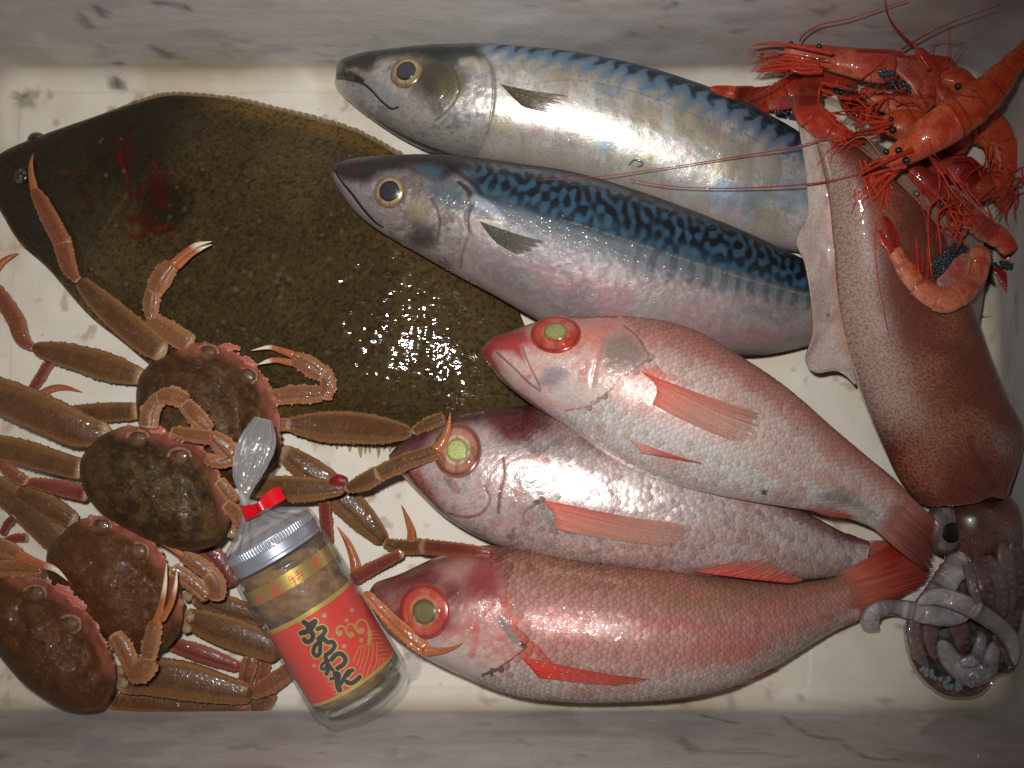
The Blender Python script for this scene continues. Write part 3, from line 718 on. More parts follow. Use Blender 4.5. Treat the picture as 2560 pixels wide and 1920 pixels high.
g.mix(lin(12, 16, 20), back * bodym * (0.30 + 0.62 * dark) * (1 - wm)); g.mix(lin(60, 98, 124), back * bodym * wm * 0.75 * (1 - sm(w_, 0.80, 0.93)))
g.mix(lin(12, 15, 18), bodym * sm(w_ + 0.03 * lab2, 0.80, 0.93))
g.mix(lin(66, 92, 104), 0.6 * back * sm(lab, 0.55, 0.75) * (1 - dark))
ll = T([(0, 310), (300, 400), (600, 500), (900, 600), (1200, 700), (1500, 790), (1800, 870), (1950, 910)], cL)
g.mix(lin(165, 155, 125), 0.45 * g.mask(ll, 4, 0.8) * sm(noise(s * 1500, w_ * 50, 3), 0.35, 0.7))
hp = T([(1120, 120), (1180, 260), (1280, 350), (1310, 480), (1270, 620), (1290, 760), (1230, 1000), (1100, 1100), (0, 600), (0, 0), (1120, 0)], cK)
hd = g.inside(hp, 22)
g.mix(lin(138, 124, 122), 0.9 * hd)
mottle(g, hd, 15, lin(186, 178, 172), lin(92, 80, 74), 0.5, 0.55, 0.2)
g.mix(lin(26, 24, 28), 0.92 * g.inside(T([(60, 260), (150, 150), (700, 80), (1300, 80), (1300, 200), (1050, 330), (740, 230), (500, 260), (420, 330), (300, 330), (180, 290)], cK), 16))
g.mix(lin(70, 40, 42), 0.6 * g.blob(T([(250, 230)], cK)[0], 32)); g.mix(lin(88, 66, 66), 0.7 * g.mask(T([(740, 170), (880, 240), (990, 310)], cK), 10, 0.8))
g.mix(lin(66, 104, 116), 0.7 * g.inside(T([(800, 180), (960, 170), (1060, 210), (1040, 280), (980, 300), (860, 240)], cK), 12)); g.mix(lin(60, 84, 96), 0.75 * g.inside(T([(880, 330), (1150, 330), (1260, 420), (1260, 540), (1080, 560), (960, 480)], cK), 22))
g.mix(lin(134, 122, 92), 0.8 * g.blob(T([(850, 560)], cK)[0], 44)); g.mix(lin(58, 44, 44), 0.75 * g.inside(T([(740, 820), (820, 680), (980, 700), (1010, 840), (960, 900), (820, 880)], cK), 16))
g.mix(lin(168, 158, 158), 0.7 * g.mask(T([(110, 290), (220, 450), (330, 590), (450, 690), (540, 760)], cK), 18, 0.5)); g.mix(lin(140, 134, 136), 0.7 * g.mask(T([(300, 380), (400, 500), (500, 640)], cK), 16, 0.6))
mouthline(g, T([(130, 240), (190, 330), (280, 440), (370, 560), (470, 670), (540, 720)], cK), 5, lin(16, 18, 22), -0.0025)
he = T([(1200, 330), (1280, 400), (1310, 500), (1270, 600), (1270, 690), (1290, 760)], cK)
g.stroke(he, 9, lin(18, 22, 26), 0.8, disp=-0.0016, taper=[0.8, 1, 1, 1, 0.5]); g.stroke(T([(1100, 180), (1230, 270), (1330, 350), (1400, 430)], cK), 8, lin(16, 18, 22), 0.7)
g.stroke(T([(1290, 760), (1250, 880), (1220, 1000), (1215, 1070)], cK), 5, lin(108, 92, 76), 0.7, disp=-0.0008)
g.stroke(T([(960, 470), (1020, 600), (1030, 720), (1010, 830)], cK), 6, lin(70, 48, 42), 0.6, disp=-0.0006)
g.stroke(T([(1340, 480), (1420, 520), (1500, 580), (1560, 650)], cK), 18, lin(170, 180, 190), 0.6, disp=0.0006, met=0.6)
g.stroke(T([(1340, 655), (1450, 660), (1560, 680)], cK), 7, lin(180, 165, 145), 0.7, disp=0.0006)
g.V[..., 2] += np.where(g.th < math.pi, 0.0005 * (fbm(X * 150, Y * 150, 5, 3) - 0.5), 0)
# fine scale pearls along the wet ridge
lat = 0.5 + 0.5 * np.sin(s * 4200 + g.t * 2400) * np.sin(s * -2400 + g.t * 4200)
g.V[..., 2] += np.where(g.th < math.pi, 0.00006 * lat * sm(pxx, 1250, 1400), 0)
g.wet[:] = 1.0
g.wet[:] = 0.15 + 0.85 * sm(w_, -0.12, 0.05) * (1 - 0.6 * sm(w_, 0.35, 0.6))
mottle(g, (1 - hd) * sm(-w_, -0.1, 0.2), 17, lin(176, 164, 158), lin(128, 112, 116), 0.35, 0.3, 0.1)
g.build('body', M_MACK, m2)
eye(T([(600, 412)], cK)[0], 41, m2, lin(146, 116, 84), lin(176, 152, 108), lin(58, 56, 64), pr=0.64, bulge=0.32, prim=lin(172, 152, 112))
fin('pectoral_fin', T([(1380, 670), (1440, 760), (1520, 850)], cK), T([(1960, 850), (1880, 930), (1730, 975)], cK), m2, lin(46, 52, 60), lin(70, 66, 44), rays=12, ragged=0.15, cline=lin(120, 116, 86), lift=0.0025)
fin('tail_fin', [(2350, 770), (2356, 785), (2350, 800)], [(2440, 690), (2470, 770), (2496, 800)], m2, lin(70, 64, 34), lin(112, 104, 56), rays=20, z=0.008, zt=0.006, ragged=0.45, cline=lin(130, 122, 70))

# ---- three red seaperch
def perch(th, rows, zc, hh, gill, gilltop, tone, su0, sc, seed):
    g = loft([(*r, a, b) for r, a, b in zip(rows, zc, hh)], 560, 230, 20, ex=0.95)
    s, w_ = g.s, g.w
    g.fill(tone['side']); g.met[:] = tone['met']; g.rou[:] = 0.36
    n = fbm(s * 30, w_ * 2.5, seed, 4)
    g.mix(tone['back'], sm(w_ + 0.5 * (n - 0.5), tone['b0'], tone['b1']))
    g.mix(tone['belly'], sm(-w_ + 0.4 * (n - 0.5), 0.15, 0.6))
    g.mix(tone['blush'], 0.55 * sm(fbm(s * 45 + 9, w_ * 4, seed + 3), 0.52, 0.72))
    g.mix(tone['back'] * 0.8, 0.35 * sm(fbm(s * 420, g.t * 420, seed + 5, 2), 0.55, 0.7))
    g.mix(tone['back'] * 0.7, 0.8 * sm(w_, 0.88, 0.99))
    return g

def finish(g, seed):
    X, Y = g.V[..., 0], g.V[..., 1]
    g.V[..., 2] += np.where(g.th < math.pi, 0.0006 * (fbm(X * 120, Y * 120, seed, 3) - 0.5), 0)

RED, SNOUT = lin(205, 62, 48), lin(176, 48, 46)
# red fish lying between (partly under) the other two
r2 = thing('red_seaperch', 'shiny silvery red seaperch sandwiched between the other two red fish, crab claw over its eye', 'fish', (1500, 1250), 'red seaperch')
rows = [(974, 1136, 976, 1152), (1007, 1103, 1000, 1182), (1068, 1070, 1050, 1234), (1141, 1040, 1110, 1290), (1213, 1027, 1180, 1334), (1322, 1014, 1260, 1368), (1440, 1022, 1380, 1402),
        (1560, 1058, 1500, 1422), (1700, 1108, 1640, 1436), (1840, 1180, 1790, 1446), (1980, 1260, 1930, 1450), (2090, 1322, 2050, 1446), (2170, 1352, 2140, 1430)]
hh = [0.005, 0.012, 0.020, 0.026, 0.030, 0.033, 0.034, 0.033, 0.031, 0.027, 0.021, 0.013, 0.008]
zc = [0.027, 0.028, 0.030, 0.033, 0.035, 0.036, 0.036, 0.035, 0.033, 0.029, 0.023, 0.016, 0.012]
t2 = dict(side=lin(212, 194, 190), back=lin(150, 92, 90), belly=lin(206, 184, 180), blush=lin(204, 160, 150), met=0.2, b0=0.45, b1=0.98)
g = perch(r2, rows, zc, hh, None, None, t2, 0, 0, 11)
hp = T([(980, 60), (930, 200), (960, 330), (1100, 440), (1230, 590), (1180, 640), (1080, 690), (960, 800), (850, 920), (780, 1020), (0, 700), (0, 200), (500, 0)], cN)
hd = g.inside(hp, 8)
g.mix(lin(204, 178, 172), 0.75 * hd)
mottle(g, hd, 25, lin(232, 226, 224), lin(172, 106, 98), 0.65, 0.45, 0.45)
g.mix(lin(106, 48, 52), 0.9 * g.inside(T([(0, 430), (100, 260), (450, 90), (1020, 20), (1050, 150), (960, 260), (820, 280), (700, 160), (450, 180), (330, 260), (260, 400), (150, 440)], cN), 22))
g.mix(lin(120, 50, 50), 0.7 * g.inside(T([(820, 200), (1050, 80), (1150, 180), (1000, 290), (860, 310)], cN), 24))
g.mix(lin(168, 70, 70), 0.8 * g.inside(T([(130, 500), (250, 470), (330, 640), (420, 760), (380, 780), (250, 660)], cN), 10)); g.mix(lin(150, 72, 76), 0.5 * g.mask(T([(440, 540), (500, 620)], cN), 14))
g.mix(lin(128, 130, 122), 0.75 * g.inside(T([(850, 500), (950, 470), (1080, 540), (1170, 610), (1050, 640), (900, 590)], cN), 12))
g.stroke(T([(820, 400), (825, 520), (800, 650), (790, 780)], cN), 6, lin(120, 58, 54), 0.75, disp=-0.0012)
g.stroke(T([(440, 780), (550, 810), (660, 790), (730, 700), (700, 600)], cN), 5, lin(136, 92, 88), 0.7, disp=-0.0009)
g.stroke(T([(960, 470), (1080, 530), (1180, 600), (1230, 640)], cN), 6, lin(150, 130, 122), 0.3, soft=0.95)
g.stroke(T([(1080, 700), (980, 770), (950, 860), (860, 930)], cN), 5, lin(120, 96, 92), 0.6, disp=-0.0012)
g.stroke(T([(960, 290), (1020, 350), (1060, 410)], cN), 6, lin(140, 116, 116), 0.25, soft=0.95)
g.stroke(T([(150, 480), (260, 620), (400, 770), (500, 850)], cN), 5, lin(90, 44, 44), 0.7, disp=-0.001)
g.met += 0.25 * g.blob(T([(1250, 500)], cN)[0], 230, soft=0.8)
finish(g, 4)
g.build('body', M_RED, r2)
scales(g, r2, 0.21, 0.965, 0.0037, edge=0.70, skip=hd > 0.75, metal=0.25, jit=0.35, tilt=0.085, rough=0.34, gain=1.06)
eye(T([(505, 345)], cN)[0], 62, r2, lin(150, 92, 74), lin(206, 140, 110), lin(206, 212, 138), pr=0.44, bulge=0.26, prim=lin(240, 214, 186), ell=1.1, skin=lin(170, 120, 108), cornea=True)  # pale yellow-green pupil: flash eyeshine put into the base colour
fin('pectoral_fin', T([(1090, 690), (1150, 760), (1190, 830), (1180, 890)], cN), T([(2100, 870), (2120, 960), (2000, 1040), (1700, 1000)], cN), r2, lin(202, 92, 78), lin(216, 166, 146), rays=30, ragged=0.08, cline=lin(206, 112, 96), streak=0.4, lift=0.002, nv=60, fade=0.8)
fin('anal_fin', T([(220, 768), (450, 800), (700, 830), (900, 850)], cQ), T([(560, 690), (760, 690), (850, 740), (1010, 835)], cQ), r2, lin(200, 84, 70), lin(212, 120, 104), rays=14, ragged=0.2, cline=lin(120, 40, 40), z=0.052, zt=0.05, per=6)
fin('tail_fin', [(2165, 1350), (2158, 1390), (2140, 1428)], [(2290, 1350), (2250, 1420), (2250, 1500)], r2, lin(190, 110, 92), lin(170, 52, 38), rays=24, al=(0.12, 0.95, 0.9), z=0.013, zt=0.009, cline=lin(150, 40, 34))

r3 = thing('red_seaperch', 'deep red seaperch along the lower wall with dark red head behind the jar', 'fish', (1500, 1580), 'red seaperch')
rows = [(926, 1473, 926, 1490), (943, 1455, 935, 1522), (1001, 1434, 970, 1577), (1099, 1390, 1050, 1634), (1207, 1364, 1150, 1684), (1334, 1370, 1280, 1732), (1450, 1390, 1406, 1749),
        (1580, 1408, 1540, 1750), (1700, 1424, 1680, 1742), (1820, 1440, 1800, 1719), (1920, 1450, 1910, 1672), (2010, 1454, 2010, 1615), (2080, 1445, 2085, 1574), (2130, 1428, 2138, 1554)]
hh = [0.005, 0.012, 0.020, 0.027, 0.032, 0.036, 0.037, 0.037, 0.035, 0.031, 0.026, 0.019, 0.013, 0.010]
zc = [0.030, 0.032, 0.034, 0.036, 0.038, 0.039, 0.039, 0.039, 0.037, 0.034, 0.030, 0.026, 0.023, 0.022]
t3 = dict(side=lin(184, 132, 122), back=lin(162, 116, 94), belly=lin(192, 172, 162), blush=lin(184, 104, 96), met=0.05, b0=0.3, b1=0.8)
g = perch(r3, rows, zc, hh, None, None, t3, 0, 0, 31)
hp = T([(900, 100), (960, 300), (990, 500), (1000, 620), (1100, 760), (1160, 800), (1130, 860), (1000, 960), (850, 1020), (760, 1100), (0, 800), (0, 300), (500, 100)], cO)
hd = g.inside(hp, 9)
g.mix(lin(204, 158, 148), 0.6 * hd)
mottle(g, hd, 35, lin(222, 204, 196), lin(186, 96, 88), 0.45, 0.5, 0.15)
g.mix(lin(102, 26, 32), 0.94 * g.inside(T([(20, 540), (20, 420), (250, 290), (550, 160), (800, 100), (960, 180), (960, 320), (980, 480), (800, 500), (690, 560), (640, 700), (420, 760), (250, 680)], cO), 18) * (0.35 + 0.75 * fbm(g.s * 90, g.t * 90, 6)))
g.mix(lin(150, 52, 56), 0.6 * g.inside(T([(560, 200), (850, 130), (1000, 300), (980, 520), (760, 480)], cO), 30))
g.mix(lin(196, 150, 138), 0.6 * g.inside(T([(520, 250), (760, 180), (800, 240), (700, 380), (600, 360)], cO), 22))
g.mix(lin(196, 196, 190), 0.55 * g.inside(T([(330, 800), (480, 740), (600, 780), (700, 850), (900, 1000), (780, 1060), (480, 900)], cO), 18))
g.mix(lin(120, 112, 108), 0.8 * g.mask(T([(990, 640), (1040, 720), (1080, 770)], cO), 18, 0.6)); g.mix(lin(60, 30, 34), 0.9 * g.blob(T([(1135, 800)], cO)[0], 17))
g.stroke(T([(1150, 830), (1080, 890), (960, 970), (850, 1018)], cO), 5, lin(90, 60, 58), 0.85, disp=-0.0016)
g.stroke(T([(800, 660), (800, 780), (770, 880)], cO), 12, lin(200, 90, 84), 0.5)
g.stroke(T([(1150, 870), (1200, 830), (1260, 890), (1300, 930)], cO), 18, lin(200, 74, 60), 0.7); g.stroke(T([(1000, 480), (1040, 620), (1130, 770)], cO), 14, lin(200, 84, 70), 0.6)
k = fbm(g.s * 330, g.t * 330, 9, 2); g.mix(lin(90, 50, 44), 0.45 * sm(k, 0.56, 0.72) * sm(g.w, 0.55, 0.8) * (1 - sm(g.px[..., 0], 1500, 1700)) * sm(g.px[..., 0], 1150, 1230))
g.blob(T([(1660, 245)], cO)[0], 9, lin(15, 10, 10), 0.95)
finish(g, 14)
g.build('body', M_RED, r3)
scales(g, r3, 0.22, 0.97, 0.0041, edge=0.60, skip=hd > 0.75, metal=0.06, jit=0.3, tilt=0.075, rough=0.40)
eye(T([(445, 575)], cO)[0], 64, r3, lin(196, 78, 70), lin(222, 84, 66), lin(124, 116, 76), pr=0.46, bulge=0.24, prim=lin(206, 150, 104), ell=1.05, skin=lin(150, 70, 66), cornea=True)  # olive pupil carries the flash's eyeshine as painted colour
fin('pectoral_fin', T([(1110, 890), (1150, 930), (1200, 990), (1230, 1030)], cO), T([(2050, 1060), (2000, 1085), (1900, 1105), (1800, 1110)], cO), r3, lin(198, 52, 38), lin(200, 92, 78), rays=12, ragged=0.12, cline=lin(190, 36, 26), lift=0.003, nv=50)
fin('anal_fin', T([(560, 1535), (620, 1510), (700, 1455)], cQ), T([(660, 1530), (800, 1470), (850, 1438)], cQ), r3, lin(214, 96, 78), lin(216, 120, 100), rays=8, ragged=0.2, cline=lin(190, 60, 50), z=0.03, zt=0.012, per=6)
fin('tail_fin', [(2088, 1438), (2112, 1490), (2100, 1568)], [(2240, 1352), (2345, 1435), (2215, 1528)], r3, lin(202, 128, 106), lin(184, 50, 32), rays=30, al=(0.12, 0.95, 0.9), z=[0.030, 0.036, 0.030], zt=[0.022, 0.018, 0.012], ragged=0.12, cline=lin(150, 36, 26), bow=0.004)

r1 = thing('red_seaperch', 'plump pink seaperch lying on top of the other red fish, snout over the flatfish', 'fish', (1700, 1050), 'red seaperch')
rows = [(1206, 870, 1208, 890), (1229, 845, 1225, 917), (1279, 828, 1260, 957), (1362, 800, 1330, 1012), (1449, 792, 1413, 1062), (1558, 792, 1500, 1127), (1666, 805, 1590, 1177),
        (1757, 838, 1690, 1212), (1847, 892, 1790, 1237), (1960, 968, 1900, 1257), (2083, 1074, 2010, 1274), (2160, 1138, 2100, 1290), (2230, 1195, 2175, 1317), (2275, 1238, 2215, 1347)]
hh = [0.005, 0.012, 0.019, 0.025, 0.029, 0.032, 0.033, 0.033, 0.031, 0.027, 0.021, 0.016, 0.012, 0.009]
zc = [0.050, 0.053, 0.057, 0.061, 0.064, 0.067, 0.067, 0.066, 0.064, 0.059, 0.051, 0.045, 0.040, 0.037]
t1 = dict(side=lin(208, 182, 172), back=lin(190, 128, 114), belly=lin(212, 206, 200), blush=lin(204, 150, 138), met=0.06, b0=0.15, b1=0.75)
g = perch(r1, rows, zc, hh, None, None, t1, 0, 0, 51)
hp = T([(1100, 80), (1200, 210), (1280, 350), (1220, 440), (1120, 500), (1000, 620), (860, 710), (640, 760), (0, 600), (0, 100)], cM)
hd = g.inside(hp, 8)
g.mix(lin(212, 172, 160), 0.7 * hd)
mottle(g, hd, 45, lin(228, 220, 214), lin(196, 104, 92), 0.5, 0.5, 0.2)
g.mix(SNOUT, 0.9 * g.inside(T([(90, 340), (200, 220), (420, 170), (480, 260), (400, 290), (420, 400), (330, 330), (220, 330), (300, 480), (200, 440)], cM), 12))
g.mix(lin(206, 120, 106), 0.6 * g.inside(T([(420, 120), (1100, 60), (1150, 180), (900, 260), (700, 330), (500, 330)], cM), 24))
g.mix(lin(126, 112, 102), 0.8 * g.inside(T([(960, 240), (1120, 190), (1220, 270), (1280, 360), (1190, 450), (1000, 470), (950, 380)], cM), 20)); g.mix(lin(120, 120, 140), 0.7 * g.inside(T([(510, 560), (560, 450), (680, 430), (720, 490), (620, 570)], cM), 14))
g.mix(lin(208, 204, 196), 0.6 * g.inside(T([(700, 540), (900, 530), (1000, 600), (900, 700), (650, 730), (560, 640)], cM), 18)); g.mix(lin(200, 168, 160), 0.6 * g.mask(T([(230, 360), (320, 480), (430, 590), (540, 650)], cM), 18))
g.stroke(T([(960, 240), (930, 350), (900, 480), (890, 560)], cM), 12, lin(198, 104, 92), 0.5, disp=-0.003, soft=0.95)
g.stroke(T([(1110, 150), (1190, 210), (1250, 300), (1280, 370), (1190, 450)], cM), 5, lin(104, 80, 72), 0.65, disp=-0.003, soft=0.9)
g.stroke(T([(1190, 450), (1100, 500), (1010, 590), (880, 700), (700, 740)], cM), 4, lin(150, 112, 104), 0.7, disp=-0.0011)
g.stroke(T([(220, 330), (330, 430), (430, 530), (520, 600)], cM), 4, lin(110, 70, 66), 0.7, disp=-0.0016)
g.stroke(T([(400, 290), (440, 400), (500, 520), (530, 590)], cM), 4, lin(150, 84, 76), 0.7, disp=-0.0009)
g.stroke(T([(200, 430), (330, 580), (480, 690), (620, 800), (720, 870)], cM), 5, lin(110, 84, 76), 0.7, disp=-0.001)
g.mix(lin(208, 84, 68), 0.7 * g.inside(T([(1210, 450), (1330, 430), (1420, 490), (1500, 530), (1280, 510)], cM), 12))
g.blob(T([(715, 225)], cQ)[0], 9, lin(70, 50, 36), 0.9); k = g.inside(T([(1090, 250), (1230, 190), (1400, 300), (1480, 380), (1300, 320), (1120, 280)], cQ), 16)
g.mix(lin(90, 84, 78), 0.6 * k)
finish(g, 24)
g.build('body', M_RED, r1)
scales(g, r1, 0.24, 0.965, 0.0036, edge=0.68, skip=hd > 0.75, metal=0.10, jit=0.3, tilt=0.055, rough=0.42)
eye(T([(632, 205)], cM)[0], 63, r1, lin(196, 64, 50), lin(216, 74, 54), lin(160, 156, 92), pr=0.46, bulge=0.30, prim=lin(220, 110, 76), ell=0.82, pell=0.85, poff=(0.0, 0.08), skin=lin(186, 90, 80), cornea=True)  # eyeshine from the flash is painted into the yellow-green pupil
fin('pectoral_fin', T([(1230, 470), (1310, 540), (1330, 610), (1300, 690)], cM), T([(2060, 760), (2060, 880), (1950, 985), (1760, 930)], cM), r1, lin(208, 62, 44), lin(220, 176, 156), rays=32, ragged=0.12, cline=lin(210, 106, 88), streak=0.45, lift=0.002, nv=60, fade=0.8)
fin('pelvic_fin', T([(1130, 930), (1200, 990), (1220, 1030)], cM), T([(1690, 1120), (1560, 1100), (1400, 1060)], cM), r1, lin(206, 150, 138), lin(200, 62, 52), rays=9, ragged=0.1, cline=lin(196, 70, 60), lift=0.002)
fin('pelvic_fin', T([(1180, 1090), (1250, 1130), (1280, 1180)], cM), T([(1590, 1250), (1500, 1255), (1400, 1225)], cM), r1, lin(206, 150, 138), lin(206, 120, 108), rays=8, ragged=0.1, cline=lin(200, 92, 80), lift=0.002, z=[0.075, 0.07, 0.066], zt=[0.069, 0.068, 0.067])
fin('anal_fin', T([(1000, 330), (1100, 345), (1240, 370)], cQ), T([(1200, 405), (1340, 415), (1340, 385)], cQ), r1, lin(214, 120, 100), lin(214, 92, 76), rays=9, ragged=0.15, cline=lin(206, 70, 56), z=0.062, zt=0.05)
fin('tail_fin', [(2245, 1212), (2216, 1270), (2184, 1322)], [(2400, 1345), (2350, 1385), (2322, 1442)], r1, lin(206, 146, 128), lin(150, 66, 56), rays=26, al=(0.12, 0.95, 0.9), z=[0.046, 0.053, 0.046], zt=[0.028, 0.030, 0.030], ragged=0.12, cline=lin(110, 50, 50), bow=0.003)
# ------------------------------------------------------------------ crabs
M_SHELL = skinmat('crab_shell', bump=0.55, scale=900, coat=0.45, coatr=0.05, ck=0.8, cscale=700, var=0.14, bdist=0.0005, spec=0.2)
LEG, LEGD, LEGP, JOINT, PALE = lin(120, 82, 48), lin(82, 54, 33), lin(158, 116, 80), lin(160, 62, 34), lin(206, 170, 128)

def limb(name, axis, wid, parent, z, flat=0.6, tone='leg', spine=0.0006, seed=0, nu=None, tipc=None, hm=True, ring=True, mat=None, cols=None, pw=1.0, nt=20, nb=10, segs=0, ext=0.22, rend=0.06, post=None, ez=0.95, spk=0.15):
    """one tapering limb segment: axis and widths in photo pixels, z = centre heights"""
    ax = np.asarray(axis, float); wid = np.asarray(wid, float); z = np.broadcast_to(np.asarray(z, float), (len(ax),))
    if ext:                                                            # overlap into the neighbouring joints
        d0, d1 = ax[0] - ax[1], ax[-1] - ax[-2]
        ax = ax.copy(); ax[0] += d0 / (np.linalg.norm(d0) + 1e-9) * wid[0] * ext; ax[-1] += d1 / (np.linalg.norm(d1) + 1e-9) * wid[-1] * ext
    L = np.linalg.norm(np.diff(ax, axis=0), axis=1).sum()
    nu = nu or int(np.clip(L / 1.7, 26, 130))
    q = spl(np.c_[ax, wid, z], nu)
    q[:, 2] = np.maximum(q[:, 2], 0.6)
    d = np.gradient(q[:, :2], axis=0); d /= np.linalg.norm(d, axis=1, keepdims=True) + 1e-9
    nrm = np.c_[-d[:, 1], d[:, 0]]
    k = np.linspace(0, 1, nu)
    rd = np.minimum(1, np.sqrt(np.clip(1 - (1 - np.minimum(k, 1 - k) / rend).clip(0, 1) ** 2, 0.05, 1)))       # rounded ends
    hw = q[:, 2] / 2 * rd
    if segs: hw = hw * (1.04 - 0.10 * ((k * segs) % 1) ** 2)
    mpp = (CAM[2] - q[:, 3]) / FPX
    a, b = q[:, :2] + nrm * hw[:, None], q[:, :2] - nrm * hw[:, None]
    h = hw * mpp * flat
    g = loft(np.c_[a, b, q[:, 3], h], nu, nt, nb, ex=0.9 * pw, ez=ez)
    s, w_ = g.s, g.w
    if tone == 'leg': base, mid, edge = LEG, LEGD, LEGP
    elif tone == 'shin': base, mid, edge = lin(142, 84, 56), lin(106, 60, 40), lin(172, 116, 86)
    elif tone == 'claw': base, mid, edge = lin(152, 102, 66), lin(112, 72, 46), lin(182, 130, 96)
    elif tone == 'red': base, mid, edge = lin(142, 72, 54), lin(100, 46, 40), lin(172, 104, 84)
    elif tone == 'tip': base, mid, edge = lin(186, 108, 62), lin(150, 84, 50), lin(206, 140, 96)
    if cols is not None: base, mid, edge = cols
    g.fill(base)
    n = fbm(s * 260, g.t * 260, seed, 3)
    g.mix(mid, (1 - sm(np.abs(w_ + 0.1), 0.35, 0.85)) * (0.55 + 0.5 * n)); g.mix(edge, sm(np.abs(w_), 0.72, 0.97) * 0.8)
    g.mix(mid * 0.7, spk * sm(fbm(s * 520, g.t * 520, seed + 3, 2), 0.55, 0.72))
    if ring and tone in ('leg', 'shin', 'claw', 'red'):
        kk = g.u
        g.mix(JOINT, 0.55 * sm(kk, 0.90, 0.96) * sm(fbm(s * 300, g.t * 300, seed + 9), 0.4, 0.6)); g.mix(PALE, 0.6 * (1 - sm(kk, 0.02, 0.10)))
    if tipc is not None: g.mix(tipc, sm(g.u, 0.45, 0.7))
    if spine:
        # little teeth along both edges, tubercles on top
        ph = noise(s * 1500, np.sign(w_) * 5 + seed, seed)
        tooth = sm(ph, 0.55, 0.95) * sm(np.abs(w_), 0.9, 1.0) * sm(np.minimum(g.u, 1 - g.u), 0.02, 0.10)
        mid_ = (g.V.max(1, keepdims=True) + g.V.min(1, keepdims=True)) / 2
        dr = g.V - mid_; dr[..., 2] *= 0.2; dr /= np.linalg.norm(dr, axis=-1, keepdims=True) + 1e-9
        g.V += dr * (tooth * spine * 1.0)[..., None]
        tub = sm(noise(s * 1000, g.t * 1000, seed + 4), 0.78, 0.97)
        g.V[..., 2] += np.where(g.th < math.pi, spine * 0.35 * tub, 0)
        g.mix(edge * 1.1, 0.6 * tooth); g.mix(edge, 0.25 * tub)
        # lengthwise ridge
        g.V[..., 2] += np.where(g.th < math.pi, -spine * 0.6 * (1 - sm(np.abs(w_ - 0.35), 0.04, 0.14)), 0)
    g.rou[:] = 0.38
    if post: post(g)
    return g.build(name, mat or M_SHELL, parent, hm=hm)

NAMES = {'leg': ['leg', 'knee', 'shin', 'dactyl'], 'claw': ['claw_arm', 'wrist', 'palm', 'finger', 'finger']}
SEED = [100]
def chain(kind, segs, parent, z0, z1, tones, names=None, flat=0.55, follow=True):
    """a jointed limb: first segment is the part, the others its sub-parts; rests on what lies below"""
    pts = np.concatenate([np.asarray(a, float) for a, w in segs]); wd = np.concatenate([np.asarray(w, float) for a, w in segs])
    L = np.r_[0, np.cumsum(np.linalg.norm(np.diff(pts, axis=0), axis=1))]; L = L / L[-1]
    z = z0 + (z1 - z0) * L
    if follow:
        h = wd / 2 * 0.0002 * flat
        req = hz(pts[:, 0], pts[:, 1], 3) + h + 0.0006
        z = np.maximum(z, req)
        for _ in range(6):
            a = np.r_[z[:1], z[:-1]]; b = np.r_[z[1:], z[-1:]]
            z = np.maximum(req, 0.5 * z + 0.25 * (a + b))
    names = names or NAMES[kind]
    i = 0; first = None
    out = []
    for (a, w), nm, tn in zip(segs, names, tones):
        SEED[0] += 7
        out.append((nm, a, w, z[i:i + len(a)], tn)); i += len(a)
    for q, (nm, a, w, zz, tn) in enumerate(out):
        dact = nm in ('dactyl', 'finger', 'fang')
        o = limb(nm, a, w, first or parent, zz, flat=flat if not dact else 0.8, ez=0.70 if kind == 'leg' and not dact else 0.95, tone=tn, seed=SEED[0] + q, spine=0 if dact else (0.0009 if kind == 'claw' else 0.0006),
                 tipc=lin(226, 206, 178) if nm == 'finger' else None, hm=False)
        if first is None: first = o
    for o_ in out:                                                     # only now raise the height map
        p = spl(np.c_[np.asarray(o_[1], float), np.asarray(o_[2], float), o_[3]], 40)
        for f in (-0.35, 0, 0.35):
            d = np.gradient(p[:, :2], axis=0); d /= np.linalg.norm(d, axis=1, keepdims=True) + 1e-9
            x = p[:, :2] + np.c_[-d[:, 1], d[:, 0]] * (p[:, 2] * f)[:, None]
            hm_add(P(x[:, 0], x[:, 1], p[:, 3] + p[:, 2] / 2 * 0.0002 * flat * (1 if f == 0 else 0.75)))
    return first

def X(pts, wid, crop):
    """axis + full widths read in a crop -> photo pixels"""
    return (T(pts, crop), [w / crop[2] for w in wid])

